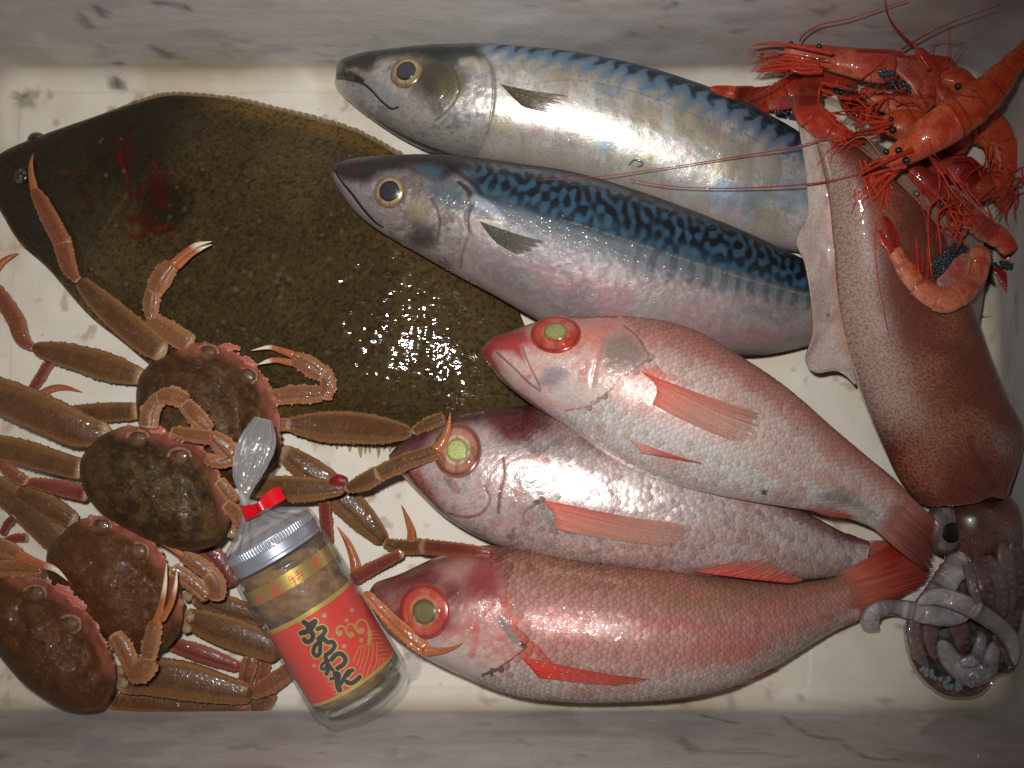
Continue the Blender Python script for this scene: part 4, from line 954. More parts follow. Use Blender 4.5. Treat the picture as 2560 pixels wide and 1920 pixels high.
def carapace(parent, outline, center, z0, dome, tilt=(0, 0), front=None, seed=0, warm=0.0, eyes=()):
    o = np.asarray(outline, float)
    N = 150
    cl = np.vstack([o, o[:1]])
    e = np.vstack([o[-1:], cl, o[1:2]])
    oo = spl(e, (len(e) - 1) * 20 + 1)[20:-20]
    d = np.r_[0, np.cumsum(np.linalg.norm(np.diff(oo, axis=0), axis=1))]
    t = np.linspace(0, d[-1], N, endpoint=False)
    oo = np.c_[np.interp(t, d, oo[:, 0]), np.interp(t, d, oo[:, 1])]
    ks = np.r_[np.linspace(0.0, 1, 60) ** 0.8 + np.r_[0.002, np.zeros(59)], [0.985, 0.95, 0.88, 0.7, 0.3]]
    c = np.asarray(center, float)
    px = c + (oo - c)[None] * ks[:, None, None]
    zp = np.r_[dome * (1 - ks[:60] ** 2.6) ** 0.72, [-0.003, -0.006, -0.009, -0.011, -0.012]]
    z = z0 + zp[:, None] + (tilt[0] * (px[..., 0] - c[0]) + tilt[1] * (px[..., 1] - c[1])) * 1e-4
    xx, yy = px[..., 0], px[..., 1]
    top = np.r_[np.ones(60), np.zeros(5)][:, None]
    lob = fbm(xx * 0.022 + seed, yy * 0.022, seed, 2) - 0.5
    tub = sm(noise(xx * 0.16, yy * 0.16, seed + 2), 0.70, 0.95)
    z = z + top * sm(1 - ks, 0.0, 0.2)[:, None] * (0.006 * lob + 0.0012 * (fbm(xx * 0.05, yy * 0.05, seed + 31, 2) - 0.5) + 0.0006 * tub)
    V = P(px[..., 0], px[..., 1], z)
    g = Grid(V, True, np.repeat(ks[:, None], N, 1), np.zeros((len(ks), N)))
    n = fbm(xx * 0.05, yy * 0.05, seed + 5, 4)
    g.fill(lin(82, 58, 33)); g.mix(lin(52, 38, 23), sm(n, 0.38, 0.6) * 0.9); g.mix(lin(100, 72, 42), 0.3 * sm(fbm(xx * 0.12, yy * 0.12, seed + 7, 2), 0.55, 0.72))
    g.mix(lin(98, 54, 30), warm)
    g.mix(lin(130, 98, 60), 0.35 * tub)
    g.mix(lin(120, 92, 58), 0.5 * sm(g.u, 0.93, 0.99))
    g.mix(lin(30, 22, 14), 0.28 * sm(fbm(xx * 0.30, yy * 0.30, seed + 8, 2), 0.58, 0.72))
    if front is not None:
        f = np.asarray(front, float)
        m = g.mask(f, 40, 0.95); g.mix(lin(190, 112, 92), 0.95 * m * (0.45 + 0.7 * fbm(xx * 0.09, yy * 0.09, seed + 11)))
        # row of teeth along the front margin
        ang = np.arange(N) / N
        tooth = sm(noise(ang * 190, 0 * ang, seed + 13), 0.5, 0.9)[None] * sm(g.u, 0.94, 1.0) * g.mask(f, 26, 0.5)
        dr = g.V - g.V[0].mean(0); dr[..., 2] = 0; dr /= np.linalg.norm(dr, axis=-1, keepdims=True) + 1e-9
        g.V += dr * (tooth * 0.0016)[..., None]; g.V[..., 2] += tooth * 0.0005
        g.mix(lin(214, 152, 124), 0.8 * tooth)
    for e_ in eyes:
        g.blob(e_, 26, lin(110, 80, 62), 0.8, soft=0.5, disp=-0.0025)
        g.blob(e_, 33, lin(186, 130, 108), 0.0)
    g.met[:] = 0; g.rou[:] = 0.55; g.wet[:] = 0.28
    sh = g.build('carapace', M_SHELL, parent)
    if front is not None:                                             # knobbly pink margin with its teeth
        fq = spl(np.asarray(front, float), 40); cc_ = np.asarray(center, float)
        fq = fq + (cc_ - fq) / np.linalg.norm(cc_ - fq, axis=1, keepdims=True) * 5
        zt = z0 + 0.0015 + (tilt[0] * (fq[:, 0] - c[0]) + tilt[1] * (fq[:, 1] - c[1])) * 1e-4
        limb('front_margin', fq, 15 + 5 * np.sin(np.arange(40) * 1.3), sh, zt, flat=0.8, spine=0.0013, seed=seed, nu=150, hm=False, ring=False, cols=(lin(178, 104, 82), lin(140, 80, 60), lin(200, 132, 108)))
    for e_ in eyes:
        zz = float(hz(e_[0], e_[1], 1)) - 0.001
        c3 = P(e_[0], e_[1], zz)
        a = np.linspace(0, 2 * math.pi, 40, endpoint=False); b = np.linspace(0, 2 * math.pi, 12, endpoint=False)
        R, r = 0.0042, 0.0009
        er = 1.15 + 0.15 * np.cos(a * 2)
        V = np.stack([c3[0] + (R * er[:, None] + r * np.cos(b)) * np.cos(a)[:, None], c3[1] + (R * er[:, None] + r * np.cos(b)) * np.sin(a)[:, None], zz + r * np.sin(b) + 0 * a[:, None]], -1)
        V = np.concatenate([V, V[:1]])
        q = Grid(V, True, np.zeros(V.shape[:2]), np.zeros(V.shape[:2]), cap=False)
        q.fill(lin(150, 104, 80)); q.mix(lin(110, 72, 52), 0.7 * sm(fbm(V[..., 0] * 900, V[..., 1] * 900, 3), 0.4, 0.6)); q.rou[:] = 0.35
        q.build('eye_socket', M_SHELL, sh, hm=False)
        k = np.linspace(0.03, 1, 14)[:, None]; a2 = a[None]
        V = np.stack([c3[0] + 0.0042 * k * np.cos(a2), c3[1] + 0.0031 * k * np.sin(a2), zz + 0.0016 * np.sqrt(1 - 0.97 * k ** 2) - 0.0012 + 0 * a2], -1)
        q = Grid(V, True, np.repeat(k, 40, 1), np.zeros((14, 40)))
        q.fill(lin(104, 80, 58)); q.mix(lin(56, 42, 30), sm(np.abs(V[..., 0] - c3[0] - 0.0012), 0.001, 0.003) * 0.6); q.rou[:] = 0.2
        q.rou[:] = 0.4; q.build('eye', M_SHELL, sh, hm=False)
    return sh

def mouth(parent, pts, z=None, seed=3):
    for i, (a, b, wd) in enumerate(pts):
        m = ((a[0] + b[0]) / 2, (a[1] + b[1]) / 2)
        zz = float(hz(*m, 2)) if z is None else z
        limb('mouthpart', [a, m, b], [wd * 0.7, wd, wd * 0.6], parent, zz + 0.0006, flat=0.7, seed=seed + i, hm=False, cols=(lin(196, 118, 100), lin(170, 90, 76), lin(214, 150, 132)), ring=False)

LT = ['leg', 'shin', 'shin', 'tip']; CT = ['claw', 'claw', 'claw', 'tip', 'tip']; RT_ = ['red', 'red', 'tip']
G4 = 'snow crabs heaped in the corner'
# ---- the crab farthest from the wall, legs over the flatfish
k1 = thing('crab', 'brown crab with one claw and a leg stretched over the flatfish, behind the jar', 'crab', (525, 1030), G4)
chain('leg', [X([(1190, 235), (900, 245), (600, 255), (420, 265)], [150, 170, 130, 90], cB)], k1, 0.018, 0.012, ['leg'])
chain('leg', [X([(440, 1170), (350, 1320), (265, 1450)], [85, 88, 70], cA), X([(330, 1480), (440, 1425), (560, 1412), (712, 1452)], [60, 60, 45, 4], cA)], k1, 0.010, 0.005, ['red', 'tip'], ['shin', 'dactyl'])
chain('leg', [X([(1240, 1325), (960, 1245), (720, 1170), (480, 1110), (300, 1072)], [130, 240, 230, 190, 95], cA), X([(285, 1070), (190, 985), (145, 845)], [50, 130, 150], cA), X([(142, 845), (70, 720), (-40, 560)], [150, 145, 110], cA), X([(-60, 430), (0, 345), (80, 285), (162, 250)], [70, 55, 36, 4], cA)], k1, 0.024, 0.010, LT)
chain('leg', [X([(1400, 1110), (1250, 1000), (1050, 830), (850, 650), (700, 500)], [170, 245, 240, 200, 110], cA), X([(672, 488), (600, 372), (552, 205)], [60, 140, 165], cA), X([(395, 1508), (330, 1385), (265, 1260), (214, 1172)], [112, 112, 96, 60], cU), X([(213, 1172), (195, 1085), (190, 1010), (203, 942)], [52, 38, 24, 3], cU)], k1, 0.030, 0.016, LT)
chain('leg', [X([(600, 900), (690, 905)], [120, 110], cD)], k1, 0.024, 0.024, ['claw'], ['hip'])
chain('leg', [X([(690, 905), (800, 910), (1000, 922), (1250, 928), (1500, 952), (1745, 975)], [90, 180, 265, 275, 235, 110], cD), X([(1775, 965), (1890, 905), (2030, 850)], [60, 110, 120], cD)], k1, 0.024, 0.022, ['leg', 'leg'])
chain('leg', [([(705, 1128), (770, 1175), (850, 1240), (910, 1300), (957, 1350)], [40, 70, 78, 68, 36]), X([(1062, 445), (1160, 470), (1290, 470)], [60, 92, 100], cE), X([(430, 130), (600, 142), (780, 160), (900, 172)], [110, 100, 85, 70], cO)], k1, 0.020, 0.008, ['leg', 'leg', 'red'])
chain('leg', [X([(680, 190), (690, 310), (705, 440)], [70, 76, 66], cE)], k1, 0.008, 0.006, ['red'], ['shin'])
chain('leg', [X([(1165, 512), (1010, 590), (870, 665)], [66, 82, 92], cE), X([(880, 610), (865, 540), (825, 440), (760, 340)], [76, 58, 40, 4], cE)], k1, 0.007, 0.012, ['red', 'tip'], ['shin', 'dactyl'])
chain('leg', [X([(1225, 430), (1225, 370), (1200, 290), (1164, 204)], [56, 48, 32, 4], cE)], k1, 0.012, 0.016, ['tip'], ['dactyl'])
chain('claw', [X([(1630, 1030), (1450, 922), (1300, 812)], [180, 190, 120], cA), X([(1312, 805), (1308, 690), (1330, 580)], [95, 150, 125], cA), X([(1340, 585), (1400, 465), (1480, 360)], [135, 190, 125], cA),
               X([(1490, 352), (1600, 250), (1700, 182), (1832, 150)], [75, 58, 46, 6], cA), X([(1530, 372), (1640, 272), (1740, 212), (1832, 176)], [62, 46, 32, 5], cA)], k1, 0.026, 0.040, CT)
chain('claw', [X([(560, 670), (760, 645), (970, 640)], [130, 165, 145], cD), X([(1010, 665), (1042, 545), (985, 430)], [115, 140, 130], cD), X([(985, 465), (870, 392), (745, 330)], [140, 175, 115], cD),
               X([(742, 302), (600, 252), (520, 236), (370, 264)], [72, 48, 38, 4], cD), X([(730, 372), (600, 347), (520, 356), (425, 386)], [62, 48, 40, 4], cD)], k1, 0.026, 0.036, CT)
out = [(388, 901), (428, 881), (463, 866), (486, 855), (509, 860), (540, 868), (570, 872), (605, 897), (641, 921), (662, 945), (676, 974), (691, 1008), (696, 1046), (701, 1089), (703, 1118), (694, 1150), (673, 1175), (640, 1200), (570, 1215), (480, 1200), (400, 1150), (352, 1080), (340, 1000), (346, 950), (362, 922)]
fr = [(463, 866), (509, 860), (570, 872), (605, 897), (641, 921), (676, 974), (694, 1030), (700, 1090)]
carapace(k1, out, (520, 1030), 0.027, 0.021, front=fr, seed=41, warm=0.2, eyes=[(519, 882), (616, 940)])
mouth(k1, [((558, 862), (600, 872), 14), ((610, 893), (640, 918), 18)], seed=9)

# ---- the crab with its eyes toward the jar's lid wrap, third from the wall
k3 = thing('crab', 'brown crab wedged between two others, its folded claw beside the jar lid', 'crab', (290, 1490), G4)
chain('leg', [X([(520, 1380), (330, 1180), (120, 1000), (-40, 880)], [230, 260, 240, 200], cB)], k3, 0.020, 0.014, ['leg'])
chain('leg', [X([(640, 1180), (480, 1090), (330, 1010), (180, 930)], [130, 200, 190, 130], cB)], k3, 0.024, 0.018, ['leg'])
chain('leg', [X([(230, 1330), (120, 1335), (0, 1390)], [70, 76, 70], cB)], k3, 0.006, 0.006, ['red'], ['shin'])
chain('leg', [X([(120, 1150), (70, 1200), (20, 1290)], [60, 66, 60], cB)], k3, 0.006, 0.006, ['red'], ['shin'])
chain('leg', [X([(1360, 420), (1550, 490), (1800, 570)], [120, 165, 150], cC)], k3, 0.016, 0.012, ['leg'])
chain('leg', [X([(1180, 745), (1350, 800), (1500, 852), (1640, 905)], [90, 120, 108, 76], cC), X([(1650, 905), (1720, 900)], [60, 60], cC)], k3, 0.012, 0.010, ['red', 'shin'], ['leg', 'knee'])
chain('leg', [X([(1735, 850), (1712, 940), (1690, 1015)], [105, 110, 90], cC)], k3, 0.012, 0.008, ['shin'], ['shin'])
chain('leg', [X([(1835, 850), (1815, 960), (1800, 1060)], [85, 92, 70], cC)], k3, 0.010, 0.007, ['shin'], ['shin'])
chain('leg', [X([(1290, 560), (1450, 620), (1650, 690), (1910, 790)], [120, 200, 225, 180], cC)], k3, 0.020, 0.020, ['leg'])
chain('leg', [X([(40, 450), (200, 620), (330, 740), (455, 845)], [60, 92, 110, 92], cO), X([(445, 848), (550, 848), (640, 830), (712, 795)], [76, 46, 28, 4], cO)], k3, 0.050, 0.062, ['tip', 'tip'], ['shin', 'dactyl'])
out = T([(420, 1420), (540, 1290), (640, 1200), (780, 1150), (900, 1155), (1010, 1205), (1110, 1212), (1220, 1280), (1300, 1350), (1380, 1440), (1425, 1540)], cB) + T([(1160, 200), (1205, 300), (1245, 420), (1266, 520), (1252, 640), (1190, 745), (1110, 792), (980, 795), (850, 770), (700, 700), (560, 580), (430, 450), (350, 330), (320, 200)], cC)
fr = T([(780, 1150), (900, 1160), (1010, 1205), (1220, 1280), (1300, 1350), (1425, 1540)], cB) + T([(1205, 300), (1266, 520)], cC)
carapace(k3, out, (290, 1470), 0.036, 0.018, front=fr, seed=63, warm=0.55, eyes=[(252, 1316), (344, 1378)])
mouth(k3, [(T([(960, 1190)], cB)[0], T([(1060, 1210)], cB)[0], 14), (T([(1130, 1235)], cB)[0], T([(1240, 1290)], cB)[0], 16)], seed=19)
chain('claw', [X([(1200, 240), (1320, 320), (1430, 420)], [105, 110, 95], cC), X([(1500, 430), (1495, 330), (1435, 240)], [95, 140, 115], cC), X([(1440, 245), (1360, 185), (1265, 140)], [115, 118, 80], cC), X([(1262, 135), (1150, 62), (1040, 18)], [46, 32, 5], cC)], k3, 0.034, 0.048, CT)

# ---- the crab with the pink front, over the first
k2 = thing('crab', 'dark shelled crab with pink front and eyes, its leg tip touching a fish eye', 'crab', (380, 1220), G4)
chain('leg', [X([(740, 945), (500, 892), (265, 850)], [145, 132, 80], cB), X([(225, 842), (110, 772), (10, 680)], [85, 110, 95], cB)], k2, 0.030, 0.034, ['red', 'shin'])
chain('leg', [X([(700, 735), (450, 668), (200, 592), (-60, 540)], [180, 215, 225, 220], cB)], k2, 0.034, 0.036, ['leg'])
chain('leg', [X([(930, 420), (700, 400), (450, 290), (200, 180), (-110, 50)], [150, 300, 330, 330, 280], cB)], k2, 0.036, 0.040, ['leg'])
chain('leg', [X([(300, 1425), (550, 1452), (850, 1465), (1165, 1455)], [140, 215, 220, 110], cD), X([(1195, 1458), (1330, 1410), (1465, 1335)], [66, 150, 150], cD), X([(1470, 1335), (1700, 1228), (1985, 1132)], [140, 150, 128], cD), X([(1985, 1125), (2040, 1030), (2078, 920), (2094, 790)], [112, 76, 48, 4], cD)], k2, 0.034, 0.066, ['leg', 'leg', 'leg', 'tip'])
limb('knee_membrane', T([(1060, 1400), (1130, 1385), (1190, 1400)], cD), [14, 30, 22], k2, float(hz(*T([(1130, 1420)], cD)[0], 2)), seed=5, spine=0, hm=False, cols=(lin(140, 30, 34), lin(110, 20, 26), lin(170, 60, 56)), ring=False)
chain('leg', [X([(1420, 90), (1500, 160), (1610, 320)], [120, 130, 110], cC)], k2, 0.024, 0.016, ['red'])
out = T([(690, 790), (700, 650), (760, 560), (870, 450), (1000, 390), (1080, 365), (1250, 372), (1420, 420), (1560, 470), (1700, 530), (1800, 620), (1870, 740), (1895, 820), (1950, 960), (1985, 1100), (1980, 1230), (1930, 1330), (1850, 1400), (1700, 1440), (1540, 1430), (1350, 1370), (1150, 1280), (950, 1170), (830, 1070), (740, 950)], cB)
fr = T([(1050, 370), (1250, 375), (1420, 420), (1560, 470), (1700, 530), (1800, 620), (1870, 740), (1950, 960), (1985, 1100)], cB)
carapace(k2, out, T([(1300, 900)], cB)[0], 0.046, 0.023, tilt=(0.2, 0.1), front=fr, seed=77, eyes=[T([(1190, 475)], cB)[0], T([(1550, 630)], cB)[0]])
mouth(k2, [(T([(1300, 380)], cB)[0], T([(1430, 410)], cB)[0], 20), (T([(1470, 430)], cB)[0], T([(1590, 480)], cB)[0], 20)], seed=29)
chain('claw', [X([(1290, 350), (1305, 235), (1380, 115)], [170, 165, 120], cB), X([(1375, 120), (1490, 105), (1605, 145)], [110, 165, 130], cB), X([(1605, 180), (1700, 285), (1800, 390)], [125, 170, 115], cB)], k2, 0.056, 0.062, CT)
chain('claw', [X([(1490, 412), (1650, 440), (1815, 462)], [85, 130, 130], cB), X([(1835, 455), (1930, 535), (1990, 610)], [115, 190, 145], cB), X([(2010, 645), (1900, 672), (1785, 640)], [110, 122, 100], cB)], k2, 0.056, 0.060, CT)
chain('leg', [X([(1900, 850), (1960, 930), (2020, 1010)], [110, 130, 110], cB)], k2, 0.048, 0.050, ['claw'], ['hip'])
chain('leg', [X([(1960, 1050), (2040, 1120), (2090, 1210)], [110, 130, 110], cB)], k2, 0.046, 0.046, ['claw'], ['hip'])

# ---- the crab in the corner by the wall
k4 = thing('crab', 'reddish brown crab against the lower wall with a slender claw laid over its neighbour', 'crab', (100, 1600), G4)
chain('leg', [X([(740, 1140), (1000, 1160), (1300, 1180), (1730, 1190)], [110, 130, 120, 100], cC), X([(1740, 1185), (1825, 1170), (1885, 1095)], [95, 108, 70], cC)], k4, 0.010, 0.008, ['leg', 'leg'])
chain('leg', [X([(830, 1010), (1050, 975), (1300, 1005), (1550, 1060), (1725, 1090)], [150, 255, 265, 200, 135], cC), X([(1745, 1085), (1860, 1030), (2010, 925)], [85, 130, 110], cC)], k4, 0.024, 0.016, ['leg', 'shin'])
out = T([(-220, 330), (0, 282), (100, 270), (200, 290), (300, 302), (370, 350), (470, 420), (560, 500), (640, 570), (700, 700), (760, 800), (802, 920), (792, 1050), (740, 1150), (680, 1200), (560, 1216), (440, 1190), (300, 1120), (150, 1010), (50, 900), (-30, 800), (-180, 600)], cC)
fr = T([(100, 270), (200, 290), (300, 302), (370, 350), (470, 420), (560, 500), (640, 570), (700, 700), (802, 920)], cC)
carapace(k4, out, T([(300, 740)], cC)[0], 0.047, 0.021, tilt=(-0.2, 0.0), front=fr, seed=95, warm=0.5, eyes=[T([(240, 402)], cC)[0], T([(480, 612)], cC)[0]])
mouth(k4, [(T([(390, 350)], cC)[0], T([(500, 400)], cC)[0], 22), (T([(480, 420)], cC)[0], T([(590, 500)], cC)[0], 22)], seed=39)
chain('claw', [X([(-40, 225), (130, 222), (280, 235)], [120, 110, 75], cC)], k4, 0.052, 0.054, CT)
chain('claw', [X([(-60, 70), (40, 90), (135, 132)], [140, 130, 85], cC), X([(120, 125), (250, 185), (380, 230), (472, 312)], [80, 60, 40, 4], cC)], k4, 0.055, 0.058, ['claw', 'tip'], ['palm', 'finger'])
chain('claw', [X([(800, 690), (870, 800), (925, 940)], [110, 132, 108], cC), X([(905, 965), (980, 930), (1045, 865)], [95, 172, 115], cC), X([(1030, 840), (1050, 725), (1075, 605)], [98, 122, 88], cC),
               X([(1080, 605), (1110, 500), (1140, 350), (1152, 188)], [72, 46, 32, 5], cC), X([(1118, 585), (1180, 470), (1214, 350), (1222, 240)], [46, 40, 28, 5], cC)], k4, 0.046, 0.068, CT)

# pale joints where the limbs leave the shells
def hips(parent, pts, crop, r, z, c=lin(164, 132, 96)):
    for i, (x, y) in enumerate(pts):
        a = np.array(T([(x, y)], crop)[0]); d = np.array([math.cos(i * 1.9), math.sin(i * 1.9)]) * r * 0.5
        zz = max(z, float(hz(a[0], a[1], 1)) * 0.6)
        limb('hip', [a - d, a, a + d], [r * 0.9, r * 1.3, r * 0.9], parent, zz - 0.004, flat=0.8, spine=0.0006, seed=i + 60, nu=26, hm=False, ring=False, cols=(c, c * 0.75, c * 1.1), rend=0.25)
hips(k2, [(1940, 880), (2000, 980), (2050, 1080), (2040, 1230), (2000, 1290)], cB, 18, 0.042)
hips(k3, [(1260, 330), (1300, 420), (1310, 560), (1290, 640), (1230, 250)], cC, 18, 0.028)
hips(k4, [(750, 680), (770, 760), (850, 1020), (830, 930)], cC, 18, 0.032)
# ------------------------------------------------------------------ the jar in its plastic wrap
cS, cJ2 = (600, 1340, 8.296), (720, 1500, 5.925)
jar = thing('glass_jar', 'glass jar with grey lid and red label with black brush lettering', 'jar', (790, 1560))
JA, JB = P(*T([(318, 385)], cE)[0], 0.060), P(*T([(932, 1410)], cE)[0], 0.047)
jd = JB - JA; JL = np.linalg.norm(jd); jd = jd / JL
je1 = np.cross(jd, [0, 0, 1.0]); je1 /= np.linalg.norm(je1); je2 = np.cross(je1, jd)
if je2[2] < 0: je2 = -je2
JR = 0.0238
def jpt(t, ph, r):
    t, ph, r = np.broadcast_arrays(t, ph, r)
    return JA + jd * (t * JL)[..., None] + je1 * (r * np.cos(ph))[..., None] + je2 * (r * np.sin(ph))[..., None]
_ts = np.linspace(-0.1, 1.1, 600); _pp = PX(jpt(_ts, math.pi / 2, JR)); _ap = PX(np.array([JA, JB])); _dp = (_ap[1] - _ap[0]) / np.linalg.norm(_ap[1] - _ap[0])
def jt(x, y, crop=cE):
    """position along the jar of a point read off the photograph"""
    return float(np.interp((np.array(T([(x, y)], crop)[0]) - _ap[0]) @ _dp, (_pp - _ap[0]) @ _dp, _ts))
def jgrid(prof, nph=96, ph0=0.0, ph1=2 * math.pi, wrap=True, wob=None, nt=None):
    prof = np.asarray(prof, float)
    if nt: prof = np.c_[np.interp(np.linspace(0, 1, nt), np.linspace(0, 1, len(prof)), prof[:, 0]), np.interp(np.linspace(0, 1, nt), np.linspace(0, 1, len(prof)), prof[:, 1])]
    ph = np.linspace(ph0, ph1, nph, endpoint=not wrap)
    r = prof[:, 1][:, None] * np.ones(nph)[None]
    if wob is not None: r = r * wob(prof[:, 0][:, None], ph[None])
    V = jpt(prof[:, 0][:, None], ph[None], r)
    g = Grid(V, wrap, np.repeat(prof[:, 0][:, None], nph, 1), np.repeat(ph[None], len(prof), 0))
    return g
def filmmat(name, white=0.0, gl=1.0, rough=0.05, tint=(1, 1, 1), bump=0.6, scale=140, ior=1.5):
    m, nt, b = newmat(name); L = nt.links.new
    nt.nodes.remove(b)
    out = [n for n in nt.nodes if n.type == 'OUTPUT_MATERIAL'][0]
    tr = nd(nt, 'ShaderNodeBsdfTransparent'); tr.inputs[0].default_value = (*tint, 1)
    gs = nd(nt, 'ShaderNodeBsdfGlossy'); gs.inputs['Roughness'].default_value = rough
    df = nd(nt, 'ShaderNodeBsdfDiffuse'); df.inputs[0].default_value = (0.72, 0.70, 0.70, 1)
    lw = nd(nt, 'ShaderNodeLayerWeight'); lw.inputs[0].default_value = 0.5
    pw_ = nd(nt, 'ShaderNodeMath', operation='POWER'); L(lw.outputs['Facing'], pw_.inputs[0]); pw_.inputs[1].default_value = 4.0
    fr = nd(nt, 'ShaderNodeMath', operation='MULTIPLY_ADD'); L(pw_.outputs[0], fr.inputs[0]); fr.inputs[1].default_value = 0.35; fr.inputs[2].default_value = 0.05
    tc = nd(nt, 'ShaderNodeTexCoord'); n1 = nd(nt, 'ShaderNodeTexNoise'); n1.inputs['Scale'].default_value = scale; n1.inputs['Detail'].default_value = 3
    L(tc.outputs['Object'], n1.inputs['Vector'])
    bp = nd(nt, 'ShaderNodeBump'); bp.inputs['Strength'].default_value = bump; bp.inputs['Distance'].default_value = 0.001
    L(n1.outputs['Fac'], bp.inputs['Height']); L(bp.outputs[0], gs.inputs['Normal']); L(bp.outputs[0], lw.inputs['Normal'])
    mf = nd(nt, 'ShaderNodeMath', operation='MULTIPLY'); mf.inputs[1].default_value = gl; mf.use_clamp = True; L(fr.outputs[0], mf.inputs[0])
    m1 = nd(nt, 'ShaderNodeMixShader'); m1.inputs[0].default_value = white; L(tr.outputs[0], m1.inputs[1]); L(df.outputs[0], m1.inputs[2])
    m2_ = nd(nt, 'ShaderNodeMixShader'); L(mf.outputs[0], m2_.inputs[0]); L(m1.outputs[0], m2_.inputs[1]); L(gs.outputs[0], m2_.inputs[2])
    L(m2_.outputs[0], out.inputs['Surface'])
    return m
M_GLASS = filmmat('jar_glass', white=0.0, gl=1.0, rough=0.03, tint=(0.97, 0.98, 0.96), bump=0.05)
M_BAG = filmmat('plastic_film', white=0.06, gl=0.9, rough=0.04, tint=(0.99, 0.99, 0.99), bump=0.5, scale=120)
M_NECK = filmmat('plastic_twist', white=0.22, gl=2.6, rough=0.07, tint=(0.9, 0.9, 0.9), bump=0.8, scale=260)
M_LID = skinmat('lid_metal', bump=0.05, coat=0.3, coatr=0.1, ck=0.2, var=0.04)
M_LABEL = skinmat('printed_label', bump=0.03, coat=0.5, coatr=0.12, ck=0.2, var=0.03)
M_STUFF = skinmat('pickled_contents', bump=0.8, scale=300, coat=0.9, coatr=0.1, ck=1.0, var=0.3)
# contents
g = jgrid([(0.135, 0.004), (0.14, JR * 0.85), (0.17, JR * 0.93), (0.5, JR * 0.93), (0.9, JR * 0.92), (0.945, JR * 0.75), (0.955, 0.004)], 110, nt=120)
n = fbm(g.u * 22 + np.cos(g.w) * 3, np.sin(g.w) * 3, 5, 4)
g.fill(lin(138, 96, 48)); g.mix(lin(90, 60, 32), sm(n, 0.4, 0.62)); g.mix(lin(160, 118, 58), 0.7 * sm(fbm(g.u * 60 + g.w, g.w * 4, 15), 0.58, 0.75))
g.rou[:] = 0.5
g.build('contents', M_STUFF, jar, hm=False)
# glass
g = jgrid([(0.10, JR * 0.83), (0.13, JR * 0.84), (0.15, JR * 0.93), (0.17, JR), (0.30, JR), (0.60, JR), (0.90, JR), (0.945, JR * 0.985), (0.975, JR * 0.90), (0.995, JR * 0.72), (1.0, 0.004)], 96, nt=90)
g.build('glass_body', M_GLASS, jar)
g = jgrid([(0.952, 0.003), (0.955, JR * 0.8), (0.972, JR * 0.86), (0.985, JR * 0.72), (0.988, 0.003)], 80, nt=30)
g.fill(lin(176, 174, 152)); g.mix(lin(112, 110, 84), sm(fbm(np.cos(g.w) * 4, np.sin(g.w) * 4 + g.u * 60, 3), 0.4, 0.6)); g.rou[:] = 0.1
g.build('glass_base', M_LABEL, jar, hm=False)
# lid with a knurled rim
g = jgrid([(0.0, 0.0002), (0.0, JR * 0.80), (0.002, JR * 0.90), (0.008, JR * 0.945), (0.02, JR * 0.955), (0.05, JR * 0.955), (0.055, JR * 0.94), (0.10, JR * 0.94), (0.108, JR * 0.97), (0.122, JR * 0.97), (0.124, JR * 0.86)], 720, nt=100,
          wob=lambda t, ph: 1 + 0.010 * np.sin(ph * 90) * ((t > 0.014) & (t < 0.05)))
g.fill(lin(206, 212, 224)); g.mix(lin(186, 194, 210), 0.5 * ((g.u > 0.052) & (g.u < 0.11))); g.mix(lin(120, 128, 146), 0.6 * (np.sin(g.w * 90) < -0.3) * ((g.u > 0.014) & (g.u < 0.05)))
g.met[:] = 0.75; g.rou[:] = 0.36
g.build('lid', M_LID, jar)
# gold band
GOLD, INK, LRED = lin(206, 178, 84), lin(26, 18, 22), lin(214, 46, 26)
g = jgrid([(jt(455, 625), JR * 1.006), (jt(508, 712), JR * 1.006)], 340, math.radians(-8), math.radians(188), False, nt=110)
g.fill(GOLD); g.met[:] = 0.75; g.rou[:] = 0.34
for pts in ([(1000, 850), (1040, 915), (1030, 935)], [(1060, 820), (1110, 910), (1165, 1005), (1135, 1015)], [(1030, 930), (1130, 860)], [(1070, 985), (1150, 925)], [(1130, 770), (1235, 708)], [(1150, 835), (1300, 725)], [(1185, 890), (1335, 765)],
            [(1165, 715), (1215, 800)], [(1260, 760), (1335, 880), (1290, 900)], [(1205, 860), (1230, 925)],
            [(1480, 470), (1620, 430)], [(1560, 410), (1600, 470)], [(1430, 550), (1650, 450)], [(1450, 560), (1540, 720)], [(1500, 560), (1620, 520)], [(1510, 600), (1640, 560)], [(1520, 640), (1700, 560)], [(1560, 500), (1600, 640)], [(1540, 700), (1700, 570)],
            [(690, 1040), (850, 1000)], [(760, 990), (790, 1060)], [(580, 1120), (850, 1020)], [(620, 1160), (800, 1080)], [(640, 1200), (820, 1120)], [(650, 1240), (840, 1160)], [(680, 1300), (920, 1140)], [(660, 1100), (720, 1300)], [(740, 1080), (800, 1200)],
            [(300, 1240), (420, 1220)], [(320, 1280), (440, 1260)], [(330, 1320), (450, 1300)], [(350, 1370), (480, 1320)], [(370, 1410), (550, 1370)], [(330, 1230), (400, 1420)], [(410, 1230), (460, 1400)]):
    g.stroke(T(pts, cS), 1.5, lin(210, 40, 24), 0.95, soft=0.4, met=0.0)
o = g.build('gold_band', M_LABEL, jar, hm=False); md = o.modifiers.new('thickness', 'SOLIDIFY'); md.thickness = 0.0001
